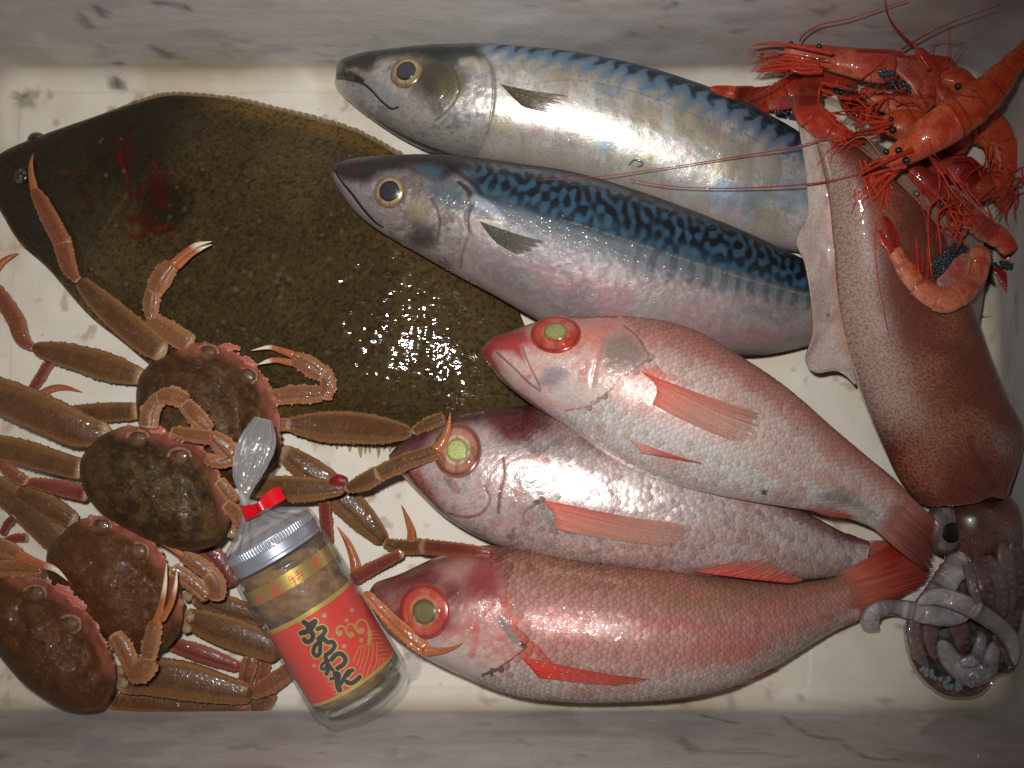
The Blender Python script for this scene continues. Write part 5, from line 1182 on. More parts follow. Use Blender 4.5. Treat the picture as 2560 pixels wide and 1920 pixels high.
# label
LT0, LT1 = jt(605, 858), jt(948, 1318)
g = jgrid([(LT0, JR * 1.006), (LT1, JR * 1.006)], 560, math.radians(-2), math.radians(182), False, nt=440)
g.fill(LRED); g.rou[:] = 0.34; g.met[:] = 0.0
def gold(m): g.mix(GOLD, m); g.met += (0.4 - g.met) * m
gold((g.u < LT0 + 0.022).astype(float)); gold((g.u > LT1 - 0.016).astype(float))
for x, y, r in ((540, 230, 36), (950, 145, 33), (870, 300, 35), (1085, 595, 32), (835, 685, 33), (385, 975, 28), (768, 490, 44), (935, 512, 48), (1085, 455, 48)): gold(g.blob(T([(x, y)], cJ2)[0], r / 5.925, soft=0.15))
for pts, wd in (([(770, 530), (720, 480), (735, 405), (800, 385), (855, 430), (880, 510), (930, 550)], 17), ([(855, 420), (900, 365), (960, 365), (1000, 430), (1060, 495)], 15), ([(1030, 430), (1005, 370), (1060, 295), (1140, 305), (1190, 390), (1205, 480)], 17),
                ([(1205, 470), (1215, 540), (1205, 630)], 36),
                ([(970, 910), (1010, 780), (1055, 690), (1085, 710), (1060, 850), (1020, 970)], 7), ([(1090, 680), (1135, 685), (1135, 760), (1100, 900), (1060, 1030)], 7), ([(1150, 660), (1200, 680), (1190, 800), (1140, 960), (1100, 1090)], 7),
                ([(1250, 640), (1260, 760), (1230, 920), (1150, 1150)], 7), ([(1310, 620), (1320, 760), (1300, 950), (1190, 1190)], 7), ([(1350, 900), (1330, 1020), (1280, 1110)], 6), ([(1420, 880), (1410, 960)], 6),
                ([(1240, 460), (1320, 470)], 6), ([(1240, 510), (1340, 510)], 6), ([(1250, 570), (1390, 570)], 6), ([(1310, 635), (1420, 630)], 6), ([(1330, 690), (1460, 685)], 6), ([(1330, 750), (1490, 735)], 6), ([(1330, 820), (1520, 795)], 6), ([(1320, 880), (1470, 860)], 6),
                ([(560, 1210), (650, 1230)], 6), ([(600, 1270), (680, 1290)], 6), ([(650, 1330), (700, 1330)], 6), ([(680, 1390), (800, 1400), (900, 1395)], 6), ([(720, 1450), (800, 1460)], 6), ([(840, 1340), (980, 1320), (1100, 1220)], 6), ([(840, 1275), (1000, 1255)], 6)):
    gold(g.mask(T(pts, cJ2), wd / 5.925, 0.4))
BR = (([(235, 330), (290, 365), (340, 355), (400, 315)], 40), ([(400, 330), (350, 410), (280, 465), (195, 490)], 40), ([(290, 360), (300, 430)], 34), ([(335, 470), (372, 515), (350, 590), (285, 622), (240, 585)], 36), ([(440, 430), (510, 405), (552, 445), (520, 510), (450, 575)], 34),
      ([(540, 578), (480, 612), (478, 700), (468, 790), (420, 832), (375, 770), (400, 680), (470, 618)], 30), ([(530, 572), (590, 628), (655, 620), (690, 680), (640, 760), (565, 812)], 34),
      ([(555, 850), (580, 920), (600, 1000), (570, 1095)], 32), ([(600, 900), (515, 945), (492, 1010), (540, 1022), (590, 950)], 22), ([(600, 960), (660, 1035)], 26), ([(650, 880), (705, 812), (780, 795), (848, 862), (830, 945), (735, 1010)], 36),
      ([(700, 1090), (745, 1115), (730, 1200), (745, 1290), (762, 1330)], 44), ([(635, 1172), (700, 1150)], 24), ([(775, 1250), (830, 1160), (885, 1065), (955, 1040)], 30), ([(950, 1040), (915, 1085), (880, 1130)], 20), ([(868, 1210), (930, 1235), (1010, 1190), (1062, 1140)], 34))
for pts, wd in BR: gold(g.mask(T(pts, cJ2), (wd + 22) / 5.925, 0.15))
for pts, wd in BR: g.stroke(T(pts, cJ2), (wd + 2) / 5.925, INK, 1.0, soft=0.12, met=0.0)
o = g.build('label', M_LABEL, jar, hm=False); md = o.modifiers.new('thickness', 'SOLIDIFY'); md.thickness = 0.0001

# the clear bag, its twisted neck and the red tape
bag = thing('plastic_bag', 'clear plastic bag wrapped round the jar, twisted and closed with red tape', 'bag', (790, 1560))
def wobf(t, ph): return 1 + 0.012 * np.maximum(0, 1 - np.abs(((ph * 3.1 + 0.8 * np.sin(t * 3) + 0.3) % 1) - 0.5) * 14) * sm(t, 0.0, 0.1) + 0.018 * (fbm(t * 5 + 2 * np.cos(ph), 2.2 * np.sin(ph) + t * 3, 9, 3) - 0.5) * 2 + 0.05 * sm(t, 0.90, 1.08) * np.sin(ph * 9 + t * 20)
prof = [(-0.175, 0.0035), (-0.15, 0.0045), (-0.11, 0.008), (-0.06, 0.0145), (-0.02, 0.0205), (0.01, JR * 1.0), (0.05, JR * 1.025), (0.2, JR * 1.055), (0.5, JR * 1.06), (0.8, JR * 1.06), (0.93, JR * 1.07), (0.99, JR * 1.02), (1.03, JR * 0.93), (1.06, JR * 0.72), (1.075, JR * 0.4), (1.08, 0.003)]
g = jgrid(prof, 180, nt=150, wob=wobf); g.cap = False
ncut = int(np.argmax(g.V.shape[0] and g.u[:, 0] > 0.012))
def part_of(g, a, b):
    q_ = Grid(g.V[a:b], True, g.u[a:b], g.w[a:b], cap=False); return q_
M_CONE = filmmat('gathered_film', white=0.26, gl=1.4, rough=0.09, tint=(0.93, 0.92, 0.95), bump=0.8, scale=220)
part_of(g, ncut - 1, 150).build('film', M_BAG, bag, hm=False)
cone = part_of(g, 0, ncut); ctr = cone.V.mean(1, keepdims=True)
cone.V = ctr + (cone.V - ctr) * (1 + 0.05 * np.sin(cone.w * 17 + 4 * fbm(cone.u * 30, cone.w, 3)) * (1 - sm(cone.u, -0.03, 0.012)))[..., None]
cone.build('gathered_film', M_CONE, bag, hm=False)
# loose flaps at the foot of the bag
g = sheet(T([(690, 1530), (760, 1530), (860, 1530), (940, 1500)], cE), T([(560, 1585), (690, 1600), (870, 1592), (905, 1530)], cE), 50, 14, 0.022, 0.010)
g.V[..., 2] += 0.0015 * np.sin(g.u * 17) * g.w
o = g.build('loose_corner', M_BAG, bag, hm=False); md = o.modifiers.new('thickness', 'SOLIDIFY'); md.thickness = 0.0001
g = sheet(T([(1150, 1080), (1190, 1160), (1200, 1250), (1180, 1310)], cE), T([(1230, 1110), (1282, 1180), (1262, 1270), (1210, 1310)], cE), 50, 14, 0.034, 0.026)
g.V[..., 2] += 0.0015 * np.sin(g.u * 21) * g.w
o = g.build('loose_corner', M_BAG, bag, hm=False); md = o.modifiers.new('thickness', 'SOLIDIFY'); md.thickness = 0.0001
ax = np.array(T([(310, 1600), (318, 1480), (335, 1350), (390, 1170), (440, 1010), (480, 850)], cD)); wd = np.array([70, 110, 220, 290, 270, 130]) / 3.456
zz = np.array([0.080, 0.081, 0.083, 0.084, 0.083, 0.078])
q = spl(np.c_[ax, wd, zz], 90); d = np.gradient(q[:, :2], axis=0); d /= np.linalg.norm(d, axis=1, keepdims=True); nr = np.c_[-d[:, 1], d[:, 0]]
g = loft(np.c_[q[:, :2] + nr * q[:, 2:3] / 2, q[:, :2] - nr * q[:, 2:3] / 2, q[:, 3], q[:, 2] / 2 * 0.00014], 90, 90, 40)
pl = np.sin(g.th * 11 + 3 * fbm(g.u * 6, g.th, 4)) + 0.6 * np.sin(g.th * 23 + g.u * 9)
ctr = g.V.mean(1, keepdims=True); g.V = ctr + (g.V - ctr) * (1 + 0.10 * pl * sm(g.u, 0.0, 0.3))[..., None]
g.build('twisted_neck', M_NECK, bag)
M_TAPE = plain('red_tape', lin(214, 12, 26), rough=0.3, coat=0.5, bump=0.1, scale=300)
tp = T([(150, 215), (230, 205), (262, 190), (330, 120), (400, 88)], cE); tb = T([(185, 305), (262, 268), (292, 240), (370, 210), (440, 168)], cE)
g = sheet(tp, tb, 80, 16, [0.080, 0.084, 0.0865, 0.084, 0.081], [0.080, 0.084, 0.0865, 0.084, 0.081])
g.V[..., 2] += 0.0005 * np.sin(g.u * 15) * (1 - g.u)
o = g.build('tape', M_TAPE, bag, hm=False); md = o.modifiers.new('thickness', 'SOLIDIFY'); md.thickness = 0.0016
# ------------------------------------------------------------------ squid
def worley(x, y, seed=0):
    i, j = np.floor(x).astype(np.int64), np.floor(y).astype(np.int64)
    best = np.full(x.shape, 9.0); rid = np.zeros(x.shape)
    for a in (-1, 0, 1):
        for b in (-1, 0, 1):
            cx, cy = i + a + _h(i + a, j + b, seed), j + b + _h(i + a, j + b, seed + 1)
            d = np.hypot(x - cx, y - cy); m = d < best
            best = np.where(m, d, best); rid = np.where(m, _h(i + a, j + b, seed + 2), rid)
    return best, rid
M_SQUID = skinmat('squid_skin', bump=0.10, scale=700, coat=0.8, coatr=0.05, ck=0.35, cscale=260, var=0.06, sss=0.12)
sq = thing('squid', 'reddish brown squid with grey fins and white arms lying over the mackerel tails', 'squid', (2300, 1000))
def spots(g, dens, f=1.0, col=lin(96, 40, 28)):
    X_, Y_ = g.V[..., 0], g.V[..., 1]
    d, r = worley(X_ * 800, Y_ * 800, 5); g.mix(col, dens * 0.75 * (1 - sm(d, 0.18 + 0.22 * r, 0.30 + 0.25 * r)) * f)
    d, r = worley(X_ * 1500, Y_ * 1500, 9); g.mix(col * 0.7, dens * 0.55 * (1 - sm(d, 0.2, 0.42)) * (r > 0.35))
L_ = [(92, 44), (122, 110), (165, 240), (195, 400), (215, 600), (230, 800), (270, 1000), (328, 1170), (398, 1340), (478, 1500), (548, 1592)]
R_ = [(100, 42), (172, 100), (315, 210), (475, 350), (612, 500), (702, 680), (772, 870), (818, 1010), (878, 1160), (950, 1320), (905, 1528)]
zc = np.array([0.056, 0.060, 0.063, 0.062, 0.058, 0.052, 0.045, 0.040, 0.036, 0.033, 0.030]); hh = np.array([0.003, 0.006, 0.011, 0.015, 0.017, 0.019, 0.021, 0.023, 0.024, 0.024, 0.020])
rows = [(*a, *b, z, h) for a, b, z, h in zip(T(R_, cW), T(L_, cW), zc, hh)]
g = loft(rows, 460, 240, 16, ex=0.9)
X_, Y_ = g.V[..., 0], g.V[..., 1]
n = fbm(X_ * 40, Y_ * 40, 3, 4)
g.fill(lin(150, 90, 66)); g.mix(lin(112, 54, 40), sm(n, 0.35, 0.6) * 0.9); g.mix(lin(160, 112, 72), 0.5 * g.inside(T([(430, 1000), (640, 1020), (740, 1350), (600, 1500), (500, 1300)], cW), 60))
left = sm(-g.w + 0.25 * (n - 0.5), 0.30, 0.75) * (1 - sm(g.u, 0.72, 0.85)); g.mix(lin(184, 160, 146), 0.85 * left)
g.mix(lin(150, 128, 122), 0.7 * g.inside(T([(800, 1280), (960, 1330), (930, 1450), (860, 1400)], cW), 30)); g.mix(lin(120, 60, 50), 0.6 * sm(g.u, 0.9, 1.0))
g.stroke(T([(760, 1340), (790, 1430), (850, 1520)], cW), 18, lin(88, 44, 36), 0.6, disp=-0.004, soft=0.9)
g.stroke(T([(410, 830), (460, 790), (560, 820), (640, 900)], cW), 26, lin(120, 60, 50), 0.25)
spots(g, 1 - 0.45 * left)
lip = sm(g.u, 0.93, 1.0); ax_ = (P(*T([(760, 1590)], cW)[0], 0.03) - P(*T([(560, 1000)], cW)[0], 0.03)); ax_ /= np.linalg.norm(ax_)
g.V += ax_ * (lip * (0.006 * (fbm(g.th * 2.2, 0 * g.th, 6, 3) - 0.45) + 0.003 * np.sin(g.th)))[..., None]; g.V[..., 2] -= 0.004 * lip ** 2
g.V[..., 2] += np.where(g.th < math.pi, 0.002 * (fbm(X_ * 30, Y_ * 30, 8, 2) - 0.5), 0)
g.rou[:] = 0.45
g.build('mantle', M_SQUID, sq)
# fins
rt_ = T([(118, 100), (160, 240), (195, 400), (215, 600), (232, 800), (270, 980), (310, 1120)], cW)
tp_ = T([(84, 48), (78, 110), (100, 250), (112, 400), (104, 480), (66, 560), (100, 650), (125, 800), (132, 930), (104, 1030), (140, 1078), (225, 1072), (300, 1120)], cW)
g = sheet(rt_, tp_, 240, 60, [0.061, 0.064, 0.063, 0.060, 0.054, 0.048, 0.044], [0.058, 0.060, 0.061, 0.061, 0.061, 0.060, 0.058, 0.056, 0.052, 0.044, 0.040, 0.040, 0.042], bow=-0.001)
X_, Y_ = g.V[..., 0], g.V[..., 1]
n = fbm(X_ * 50, Y_ * 50, 6, 3)
g.fill(lin(190, 172, 162)); g.mix(lin(166, 140, 130), sm(n, 0.4, 0.65) * 0.7); g.mix(lin(176, 120, 96), 0.6 * (1 - sm(g.w, 0.0, 0.35))); g.mix(lin(170, 146, 128), 0.6 * sm(g.w, 0.93, 1.0))
spots(g, 0.30); g.V[..., 2] += 0.0016 * (fbm(g.u * 14, g.w * 2, 3, 2) - 0.5); g.rou[:] = 0.42
g.blob(T([(250, 858)], cW)[0], 9, lin(50, 46, 42), 0.8); g.blob(T([(190, 850)], cW)[0], 7, lin(70, 66, 60), 0.6)
o = g.build('fin', M_SQUID, sq); md = o.modifiers.new('thickness', 'SOLIDIFY'); md.thickness = 0.0012; md.offset = -1
rt_ = T([(180, 105), (315, 210), (470, 350), (606, 500), (696, 680), (762, 850)], cW); tp_ = T([(230, 105), (420, 190), (640, 330), (780, 480), (812, 640), (806, 760), (776, 940)], cW)
g = sheet(rt_, tp_, 160, 40, [0.060, 0.060, 0.058, 0.054, 0.048, 0.042], [0.050, 0.048, 0.044, 0.038, 0.032, 0.030, 0.034], bow=0.002)
X_, Y_ = g.V[..., 0], g.V[..., 1]
g.fill(lin(170, 146, 132)); g.mix(lin(150, 92, 72), 0.7 * (1 - sm(g.w, 0, 0.5))); spots(g, 0.5); g.rou[:] = 0.42
o = g.build('fin', M_SQUID, sq); md = o.modifiers.new('thickness', 'SOLIDIFY'); md.thickness = 0.0012; md.offset = -1
# head
prs = [((650, 250), (1020, 200), 0.020, 0.012), ((610, 300), (1090, 250), 0.021, 0.017), ((590, 360), (1130, 330), 0.022, 0.019), ((600, 460), (1150, 450), 0.022, 0.019), ((660, 560), (1140, 570), 0.021, 0.018), ((690, 700), (1130, 720), 0.019, 0.015), ((680, 860), (1110, 900), 0.016, 0.012)]
g = loft([(*T([b], cH)[0], *T([a], cH)[0], z, h) for a, b, z, h in prs], 160, 110, 12)
X_, Y_ = g.V[..., 0], g.V[..., 1]
n = fbm(X_ * 70, Y_ * 70, 4, 4)
g.fill(lin(112, 82, 76)); g.mix(lin(74, 42, 38), sm(n, 0.4, 0.6)); g.mix(lin(66, 58, 40), 0.7 * g.inside(T([(760, 290), (900, 280), (950, 460), (860, 520), (800, 420)], cH), 22)); g.mix(lin(150, 140, 138), 0.6 * g.inside(T([(1060, 420), (1150, 420), (1130, 800), (1050, 700)], cH), 30)); g.mix(lin(70, 64, 66), 0.6 * (1 - sm(g.u, 0.05, 0.25)))
spots(g, 0.8); g.V[..., 2] += np.where(g.th < math.pi, 0.003 * (fbm(X_ * 60, Y_ * 60, 2, 2) - 0.5), 0); g.rou[:] = 0.3
g.build('head', M_SQUID, sq)
eye(T([(668, 440)], cH)[0], 50, sq, lin(92, 70, 66), lin(120, 102, 96), lin(14, 11, 12), ell=1.35, bulge=0.5, pr=0.60, pell=1.1, z=float(hz(*T([(700, 440)], cH)[0], 1)) - 0.002, poff=(0.1, -0.1))
WH, WH2, RBN = lin(176, 172, 172), lin(116, 106, 106), lin(126, 78, 68)
# crown with its web: a shallow bowl of skin holding the arm tips
bo = np.array(T([(415, 1040), (408, 1130), (430, 1250), (480, 1360), (560, 1450), (680, 1520), (850, 1522), (940, 1470), (1000, 1390), (1125, 1350), (1130, 1240), (1110, 1050), (1100, 900), (900, 860), (700, 880), (540, 960)], cH))
cl = np.vstack([bo[-1:], bo, bo[:2]]); oo = spl(cl, (len(cl) - 1) * 12 + 1)[12:-12][:-1]
ks = np.r_[np.linspace(0.0, 1, 50) + np.r_[0.004, np.zeros(49)], 0.97, 0.8]
c = np.array(T([(780, 1200)], cH)[0])
px = c + (oo - c)[None] * ks[:, None, None]
zz = np.r_[0.0105 + 0.007 * sm(np.linspace(0, 1, 50), 0.55, 0.93) - 0.010 * sm(np.linspace(0, 1, 50), 0.93, 1.0), 0.0025, 0.0012][:, None] + 0.0015 * (fbm(px[..., 0] * 0.05, px[..., 1] * 0.05, 3, 2) - 0.5)
g = Grid(P(px[..., 0], px[..., 1], zz), True, np.repeat(ks[:, None], len(oo), 1), np.zeros((len(ks), len(oo))))
n = fbm(px[..., 0] * 0.06, px[..., 1] * 0.06, 8, 3)
g.fill(lin(70, 70, 66)); g.mix(lin(112, 112, 110), sm(n, 0.5, 0.7)); g.mix(lin(110, 74, 64), sm(g.u, 0.8, 0.95)); spots(g, 0.5 * sm(g.u, 0.8, 0.95)); g.rou[:] = 0.3
g.build('arm_web', M_SQUID, sq)
def armskin(g):
    """uneven flesh, pigment dots on one side, two rows of sucker cups along the other"""
    n = fbm(g.s * 110, g.t * 110, 5, 3)
    g.mix(lin(130, 116, 114), 0.45 * sm(n, 0.42, 0.68)); g.mix(lin(120, 66, 58), 0.4 * sm(g.w, 0.1, 0.8) * sm(fbm(g.s * 500, g.t * 500, 7, 2), 0.4, 0.6))
    per = np.sin(g.s * 2 * math.pi / 0.0042); row = np.exp(-((g.w + 0.35) / 0.22) ** 2)
    cup = sm(per + 1.4 * (fbm(g.s * 300, g.t * 300, 3, 2) - 0.5), 0.1, 0.9) * row * 0.35
    g.V[..., 2] += np.where(g.th < math.pi, 0.0011 * cup + 0.0016 * (fbm(g.s * 130, g.t * 130, 9, 2) - 0.5), 0); g.mix(lin(186, 184, 186), 0.5 * cup)
    g.rou[:] = 0.42
def arm(name, pts, wid, z, cols, lift=0.0, hm=True):
    a, w_ = X(pts, wid, cH)
    qn = 4 * len(a); qq = spl(np.c_[np.array(a), np.array(w_)], qn); jt_ = np.random.default_rng(int(pts[0][0] * 7 + pts[0][1]))
    amp = 0.0 if cols is cw else 1.0
    qq[:, :2] += jt_.normal(0, 0.7 * amp, (qn, 2)); qq[:, 2] *= 1 + 0.045 * amp * jt_.normal(0, 1, qn); a, w_ = qq[:, :2], np.maximum(qq[:, 2], 3)
    if z is None:
        req = hz(a[:, 0], a[:, 1], 2) + np.array(w_) / 2 * 0.0002 * 0.6 + lift; z = req.copy()
        for _ in range(5): z = np.maximum(req, 0.5 * z + 0.25 * (np.r_[z[:1], z[:-1]] + np.r_[z[1:], z[-1:]]))
    return limb(name, a, w_, sq, z, flat=0.6, spine=0, seed=len(pts) * 13, cols=cols, ring=False, mat=M_SQUID, nt=26, nb=12, rend=0.10, ext=0.1, hm=hm, nu=110, post=armskin, ez=0.8)
cw = (WH, lin(168, 162, 162), WH2); cg = (lin(128, 104, 100), lin(104, 80, 76), lin(92, 62, 58)); cr_ = (lin(100, 66, 60), lin(80, 48, 44), lin(116, 90, 86))
for pts, wid, cc_ in (
    ([(1110, 520), (1125, 760), (1110, 980), (1090, 1130)], [100, 110, 105, 70], cr_), ([(1040, 540), (1060, 760), (1050, 960), (1010, 1120)], [100, 120, 110, 60], cg),
    ([(950, 620), (1000, 800), (995, 960), (930, 1070)], [100, 130, 120, 70], cg), ([(880, 600), (910, 760), (930, 900), (900, 1010)], [90, 115, 100, 50], cr_),
    ([(720, 640), (745, 800), (740, 960), (770, 1120), (805, 1240)], [80, 120, 130, 120, 80], cr_), ([(800, 600), (838, 780), (890, 930)], [60, 66, 44], cg),
    ([(640, 760), (620, 900), (590, 1010), (570, 1130), (610, 1270)], [70, 110, 120, 105, 50], cg), ([(480, 1000), (470, 1100), (500, 1230), (560, 1330)], [70, 100, 90, 40], cg),
    ([(640, 1160), (715, 1290), (830, 1375), (935, 1330), (985, 1170)], [110, 140, 150, 140, 90], cw), ([(770, 1300), (862, 1258), (908, 1110)], [66, 86, 74], cw),
    ([(990, 1120), (1060, 1210), (1080, 1310)], [70, 80, 40], cr_),
    ([(770, 600), (700, 740), (600, 870), (500, 950)], [130, 165, 150, 100], (lin(172, 162, 162), lin(184, 178, 180), lin(124, 88, 84)))):
    arm('arm', pts, wid, None, cc_)
arm('tentacle', [(246, 1092), (190, 1035), (226, 962), (330, 940), (460, 962), (600, 990), (740, 995), (850, 955)], [70, 125, 112, 105, 125, 135, 120, 70], None, cw)
arm('tentacle', [(500, 915), (600, 868), (720, 893), (850, 950), (1000, 1050), (1095, 1160), (1115, 1300)], [70, 112, 125, 122, 112, 105, 60], None, cw)
# suckers
rs = np.random.default_rng(4)
for k in range(70):
    a = rs.uniform(0.05, 0.95); b = rs.uniform(0.55, 0.9)
    p_ = np.array(T([(470 + 560 * a, 1240 + 190 * math.sin(math.pi * a) * b + 60 * b)], cH)[0])
    r = rs.uniform(3.0, 7.5)
    zb = float(hz(p_[0], p_[1], 1))
    limb('sucker', [p_ - (r, 0), p_, p_ + (r, 0)], [r * 1.2, r * 2, r * 1.2], sq, zb + 0.0004, flat=0.9, spine=0, cols=(lin(150, 152, 158), lin(120, 124, 130), lin(168, 170, 176)), ring=False, mat=M_SQUID, nu=10, nt=8, nb=4, ext=0, rend=0.3, seed=k, hm=False)
# ------------------------------------------------------------------ shrimps
M_SHRIMP = skinmat('shrimp_shell', bump=0.3, scale=800, coat=0.45, coatr=0.05, ck=0.9, cscale=400, var=0.22, spec=0.25)
OR = (lin(196, 82, 38), lin(182, 62, 30), lin(206, 108, 60)); RD = (lin(178, 54, 30), lin(150, 38, 24), lin(196, 84, 50)); DR = (lin(150, 40, 28), lin(120, 28, 24), lin(176, 66, 46)); PK = (lin(206, 124, 90), lin(190, 100, 72), lin(214, 150, 120))
GS = 'red shrimps heaped in the upper corner'
def zfollow(a, w_, flat, lift, z):
    a = np.array(a, float)
    req = hz(a[:, 0], a[:, 1], 2) + np.array(w_) / 2 * 0.00019 * flat + lift
    zz = req.copy() if z is None else np.maximum(req, z)
    for _ in range(8): zz = np.maximum(req, 0.5 * zz + 0.25 * (np.r_[zz[:1], zz[:-1]] + np.r_[zz[1:], zz[-1:]]))
    return zz
def shell(g, segs, seed):
    n, n2 = fbm(g.s * 90, g.t * 90, seed, 3), fbm(g.s * 260, g.t * 260, seed + 4, 3)
    g.mix(lin(206, 120, 80), 0.3 * sm(n, 0.52, 0.72)); g.mix(lin(160, 40, 22), 0.55 * sm(n2, 0.5, 0.68)); g.mix(lin(120, 60, 62), 0.4 * sm(-g.w, 0.45, 0.9) * sm(n, 0.35, 0.6))
    if segs: g.mix(lin(126, 30, 20), 0.6 * (1 - sm(np.abs(((g.u * segs) % 1) - 0.99), 0.0, 0.10)))
def sbody(name, pts, wid, crop, parent, cols, segs=0, flat=0.8, lift=0.0, z=None, purple=None, seed=1):
    a, w_ = X(pts, wid, crop)
    n = max(8, 3 * len(a)); q = spl(np.c_[a, w_], n)
    zz = zfollow(q[:, :2], q[:, 2], flat, lift, z)
    return limb(name, q[:, :2], q[:, 2], parent, zz, flat=flat, spine=0.0002, cols=cols, ring=False, mat=M_SHRIMP, nu=110, nt=26, nb=10, segs=segs, seed=seed, rend=0.05, ext=0.05, post=lambda g: shell(g, segs, seed))
def strand(name, pts, wpx, crop, parent, col, lift=0.0006, z=None, n=26, taper=True):
    a = np.array(T(pts, crop)); q = spl(a, n)
    w_ = np.linspace(wpx, wpx * (0.35 if taper else 0.9), n)
    req = hz(q[:, 0], q[:, 1], 1) + lift
    zz = req if z is None else np.maximum(req, spl(np.atleast_1d(z), n)[:, 0])
    zz = zz.copy()
    for _ in range(30): zz[1:-1] = np.maximum(req[1:-1] - 0.004, 0.5 * zz[1:-1] + 0.25 * (zz[:-2] + zz[2:]))
    for _ in range(12): zz[1:-1] = np.maximum(req[1:-1], 0.5 * zz[1:-1] + 0.25 * (zz[:-2] + zz[2:]))
    return limb(name, q, w_, parent, zz, flat=1.0, spine=0, cols=(col, col * 0.8, col), ring=False, mat=M_SHRIMP, nu=2 * n, nt=4, nb=3, ext=0, rend=0.01, hm=False)
def black_eye(px, r, parent, c=lin(22, 24, 28), lift=0.0):
    r = r * 0.78
    z0 = float(hz(px[0], px[1], 1)) + lift - 0.0006
    c3 = P(px[0], px[1], z0); R = r / FPX * (CAM[2] - z0)
    a = np.linspace(0, math.pi, 14)[:, None]; b = np.linspace(0, 2 * math.pi, 22, endpoint=False)[None]
    V = np.stack([c3[0] + R * np.sin(a) * np.cos(b), c3[1] + R * np.sin(a) * np.sin(b), z0 + R * 0.4 + R * np.cos(a) + 0 * b], -1)
    V[0] = V[0].mean(0) + (V[1] - V[1].mean(0)) * 0.05; V[-1] = V[-1].mean(0) + (V[-2] - V[-2].mean(0)) * 0.05
    g = Grid(V, True, np.repeat(a, 22, 1), np.repeat(b, 14, 0)); g.fill(c); g.mix(lin(70, 76, 84), 0.4 * sm(fbm(V[..., 0] * 900, V[..., 1] * 900, 3), 0.5, 0.7)); g.rou[:] = 0.15
    g.build('eye', M_EYE, parent, hm=False)
LR, LR2 = lin(196, 60, 34), lin(170, 44, 30)
def legs(parent, lines, crop, w=7, col=LR, name='leg', z=None, lift=0.001):
    for k, pts in enumerate(lines): strand(name, pts, w * 0.62, crop, parent, col * (0.85 + 0.3 * RNG.random()), lift=lift, z=z, n=14)
M_EGG = skinmat('shrimp_eggs', bump=0.1, coat=0.8, coatr=0.06, ck=0.3, var=0.2)
def eggs(parent, poly, crop, n, col=lin(34, 54, 62), r=0.0009, lift=0.001):
    """a clump of blue eggs: many small beads, one part"""
    poly = np.array(T(poly, crop)); lo, hi = poly.min(0), poly.max(0)
    pts = []
    while len(pts) < n:
        p = RNG.uniform(lo, hi); x, y = p; ins = False
        for (ax, ay), (bx, by) in zip(poly, np.roll(poly, -1, 0)):
            if (ay > y) != (by > y) and x < (bx - ax) * (y - ay) / (by - ay + 1e-12) + ax: ins = not ins
        if ins: pts.append(p)
    pts = np.array(pts)
    z = hz(pts[:, 0], pts[:, 1], 1) + lift + RNG.uniform(0, 0.0015, n)
    c3 = P(pts[:, 0], pts[:, 1], z)
    a = np.array([0.0, 0.9, 1.8, 2.6]); V0 = [(0, 0, 1)]
    for t in (0.8, 1.6, 2.4):
        for b in np.arange(6) * math.pi / 3: V0.append((math.sin(t) * math.cos(b), math.sin(t) * math.sin(b), math.cos(t)))
    V0 = np.array(V0) * r
    F0 = [(0, 1 + k, 1 + (k + 1) % 6) for k in range(6)]
    for q_ in (0, 1):
        for k in range(6):
            a1, b1 = 1 + 6 * q_ + k, 1 + 6 * q_ + (k + 1) % 6
            F0 += [(a1, a1 + 6, b1 + 6), (a1, b1 + 6, b1)]
    F = (np.arange(n)[:, None, None] * 19 + np.array(F0)[None]).reshape(-1, 3)
    V = (c3[:, None] + V0[None]).reshape(-1, 3)
    cc = np.repeat((col[None] * RNG.uniform(0.6, 1.3, n)[:, None])[:, None], 19, 1).reshape(-1, 3)
    mr = np.tile([0, 0.25, 1.0], (n * 19, 1))
    o = rawmesh('egg_clump', V, [F], M_EGG, parent, cc, mr); o['kind'] = 'stuff'
    hm_add(c3 + np.array([0, 0, r]))

# -- shrimp partly under the mackerel's back
s4 = thing('shrimp', 'red shrimp whose tail lies behind the silver mackerel', 'shrimp', (1900, 230), GS)
sbody('abdomen', [(740, 590), (600, 650), (450, 690), (250, 650), (40, 610)], [180, 230, 190, 110, 40], cF, s4, RD, segs=6, seed=3)
limb('swimmeret', T([(640, 700), (540, 715), (450, 740)], cF), [22, 34, 20], s4, 0.026, cols=(lin(140, 70, 60), lin(110, 56, 58), lin(180, 96, 76)), post=lambda g: shell(g, 0, 5), spine=0, ring=False, mat=M_SHRIMP, seed=6)
eggs(s4, [(480, 770), (650, 770), (650, 830), (570, 820)], cF, 70)
# -- lower layer
s5 = thing('shrimp', 'red shrimp curled up at the squid tip', 'shrimp', (2060, 240), GS)
sbody('abdomen', [(1000, 950), (850, 880), (720, 760), (740, 610), (880, 560), (1050, 590)], [90, 170, 200, 190, 150, 80], cF, s5, RD, segs=6, z=0.03, seed=5)
eggs(s5, [(900, 600), (1020, 580), (1100, 700), (1060, 800), (980, 760), (920, 680)], cF, 150)
s7 = thing('shrimp', 'orange red shrimp curled along the right wall', 'shrimp', (2480, 380), GS)
sbody('abdomen', [(1700, 1050), (1780, 900), (1900, 860), (2020, 950), (2070, 1120), (2050, 1300)], [170, 240, 260, 230, 190, 130], cF, s7, OR, segs=6, z=0.03, seed=7)
sbody('head_shell', [(1960, 1200), (2060, 1330), (2140, 1450), (2130, 1560)], [130, 170, 150, 80], cF, s7, OR, z=0.02, seed=17)
black_eye(T([(2145, 1465)], cF)[0], 13, s7)
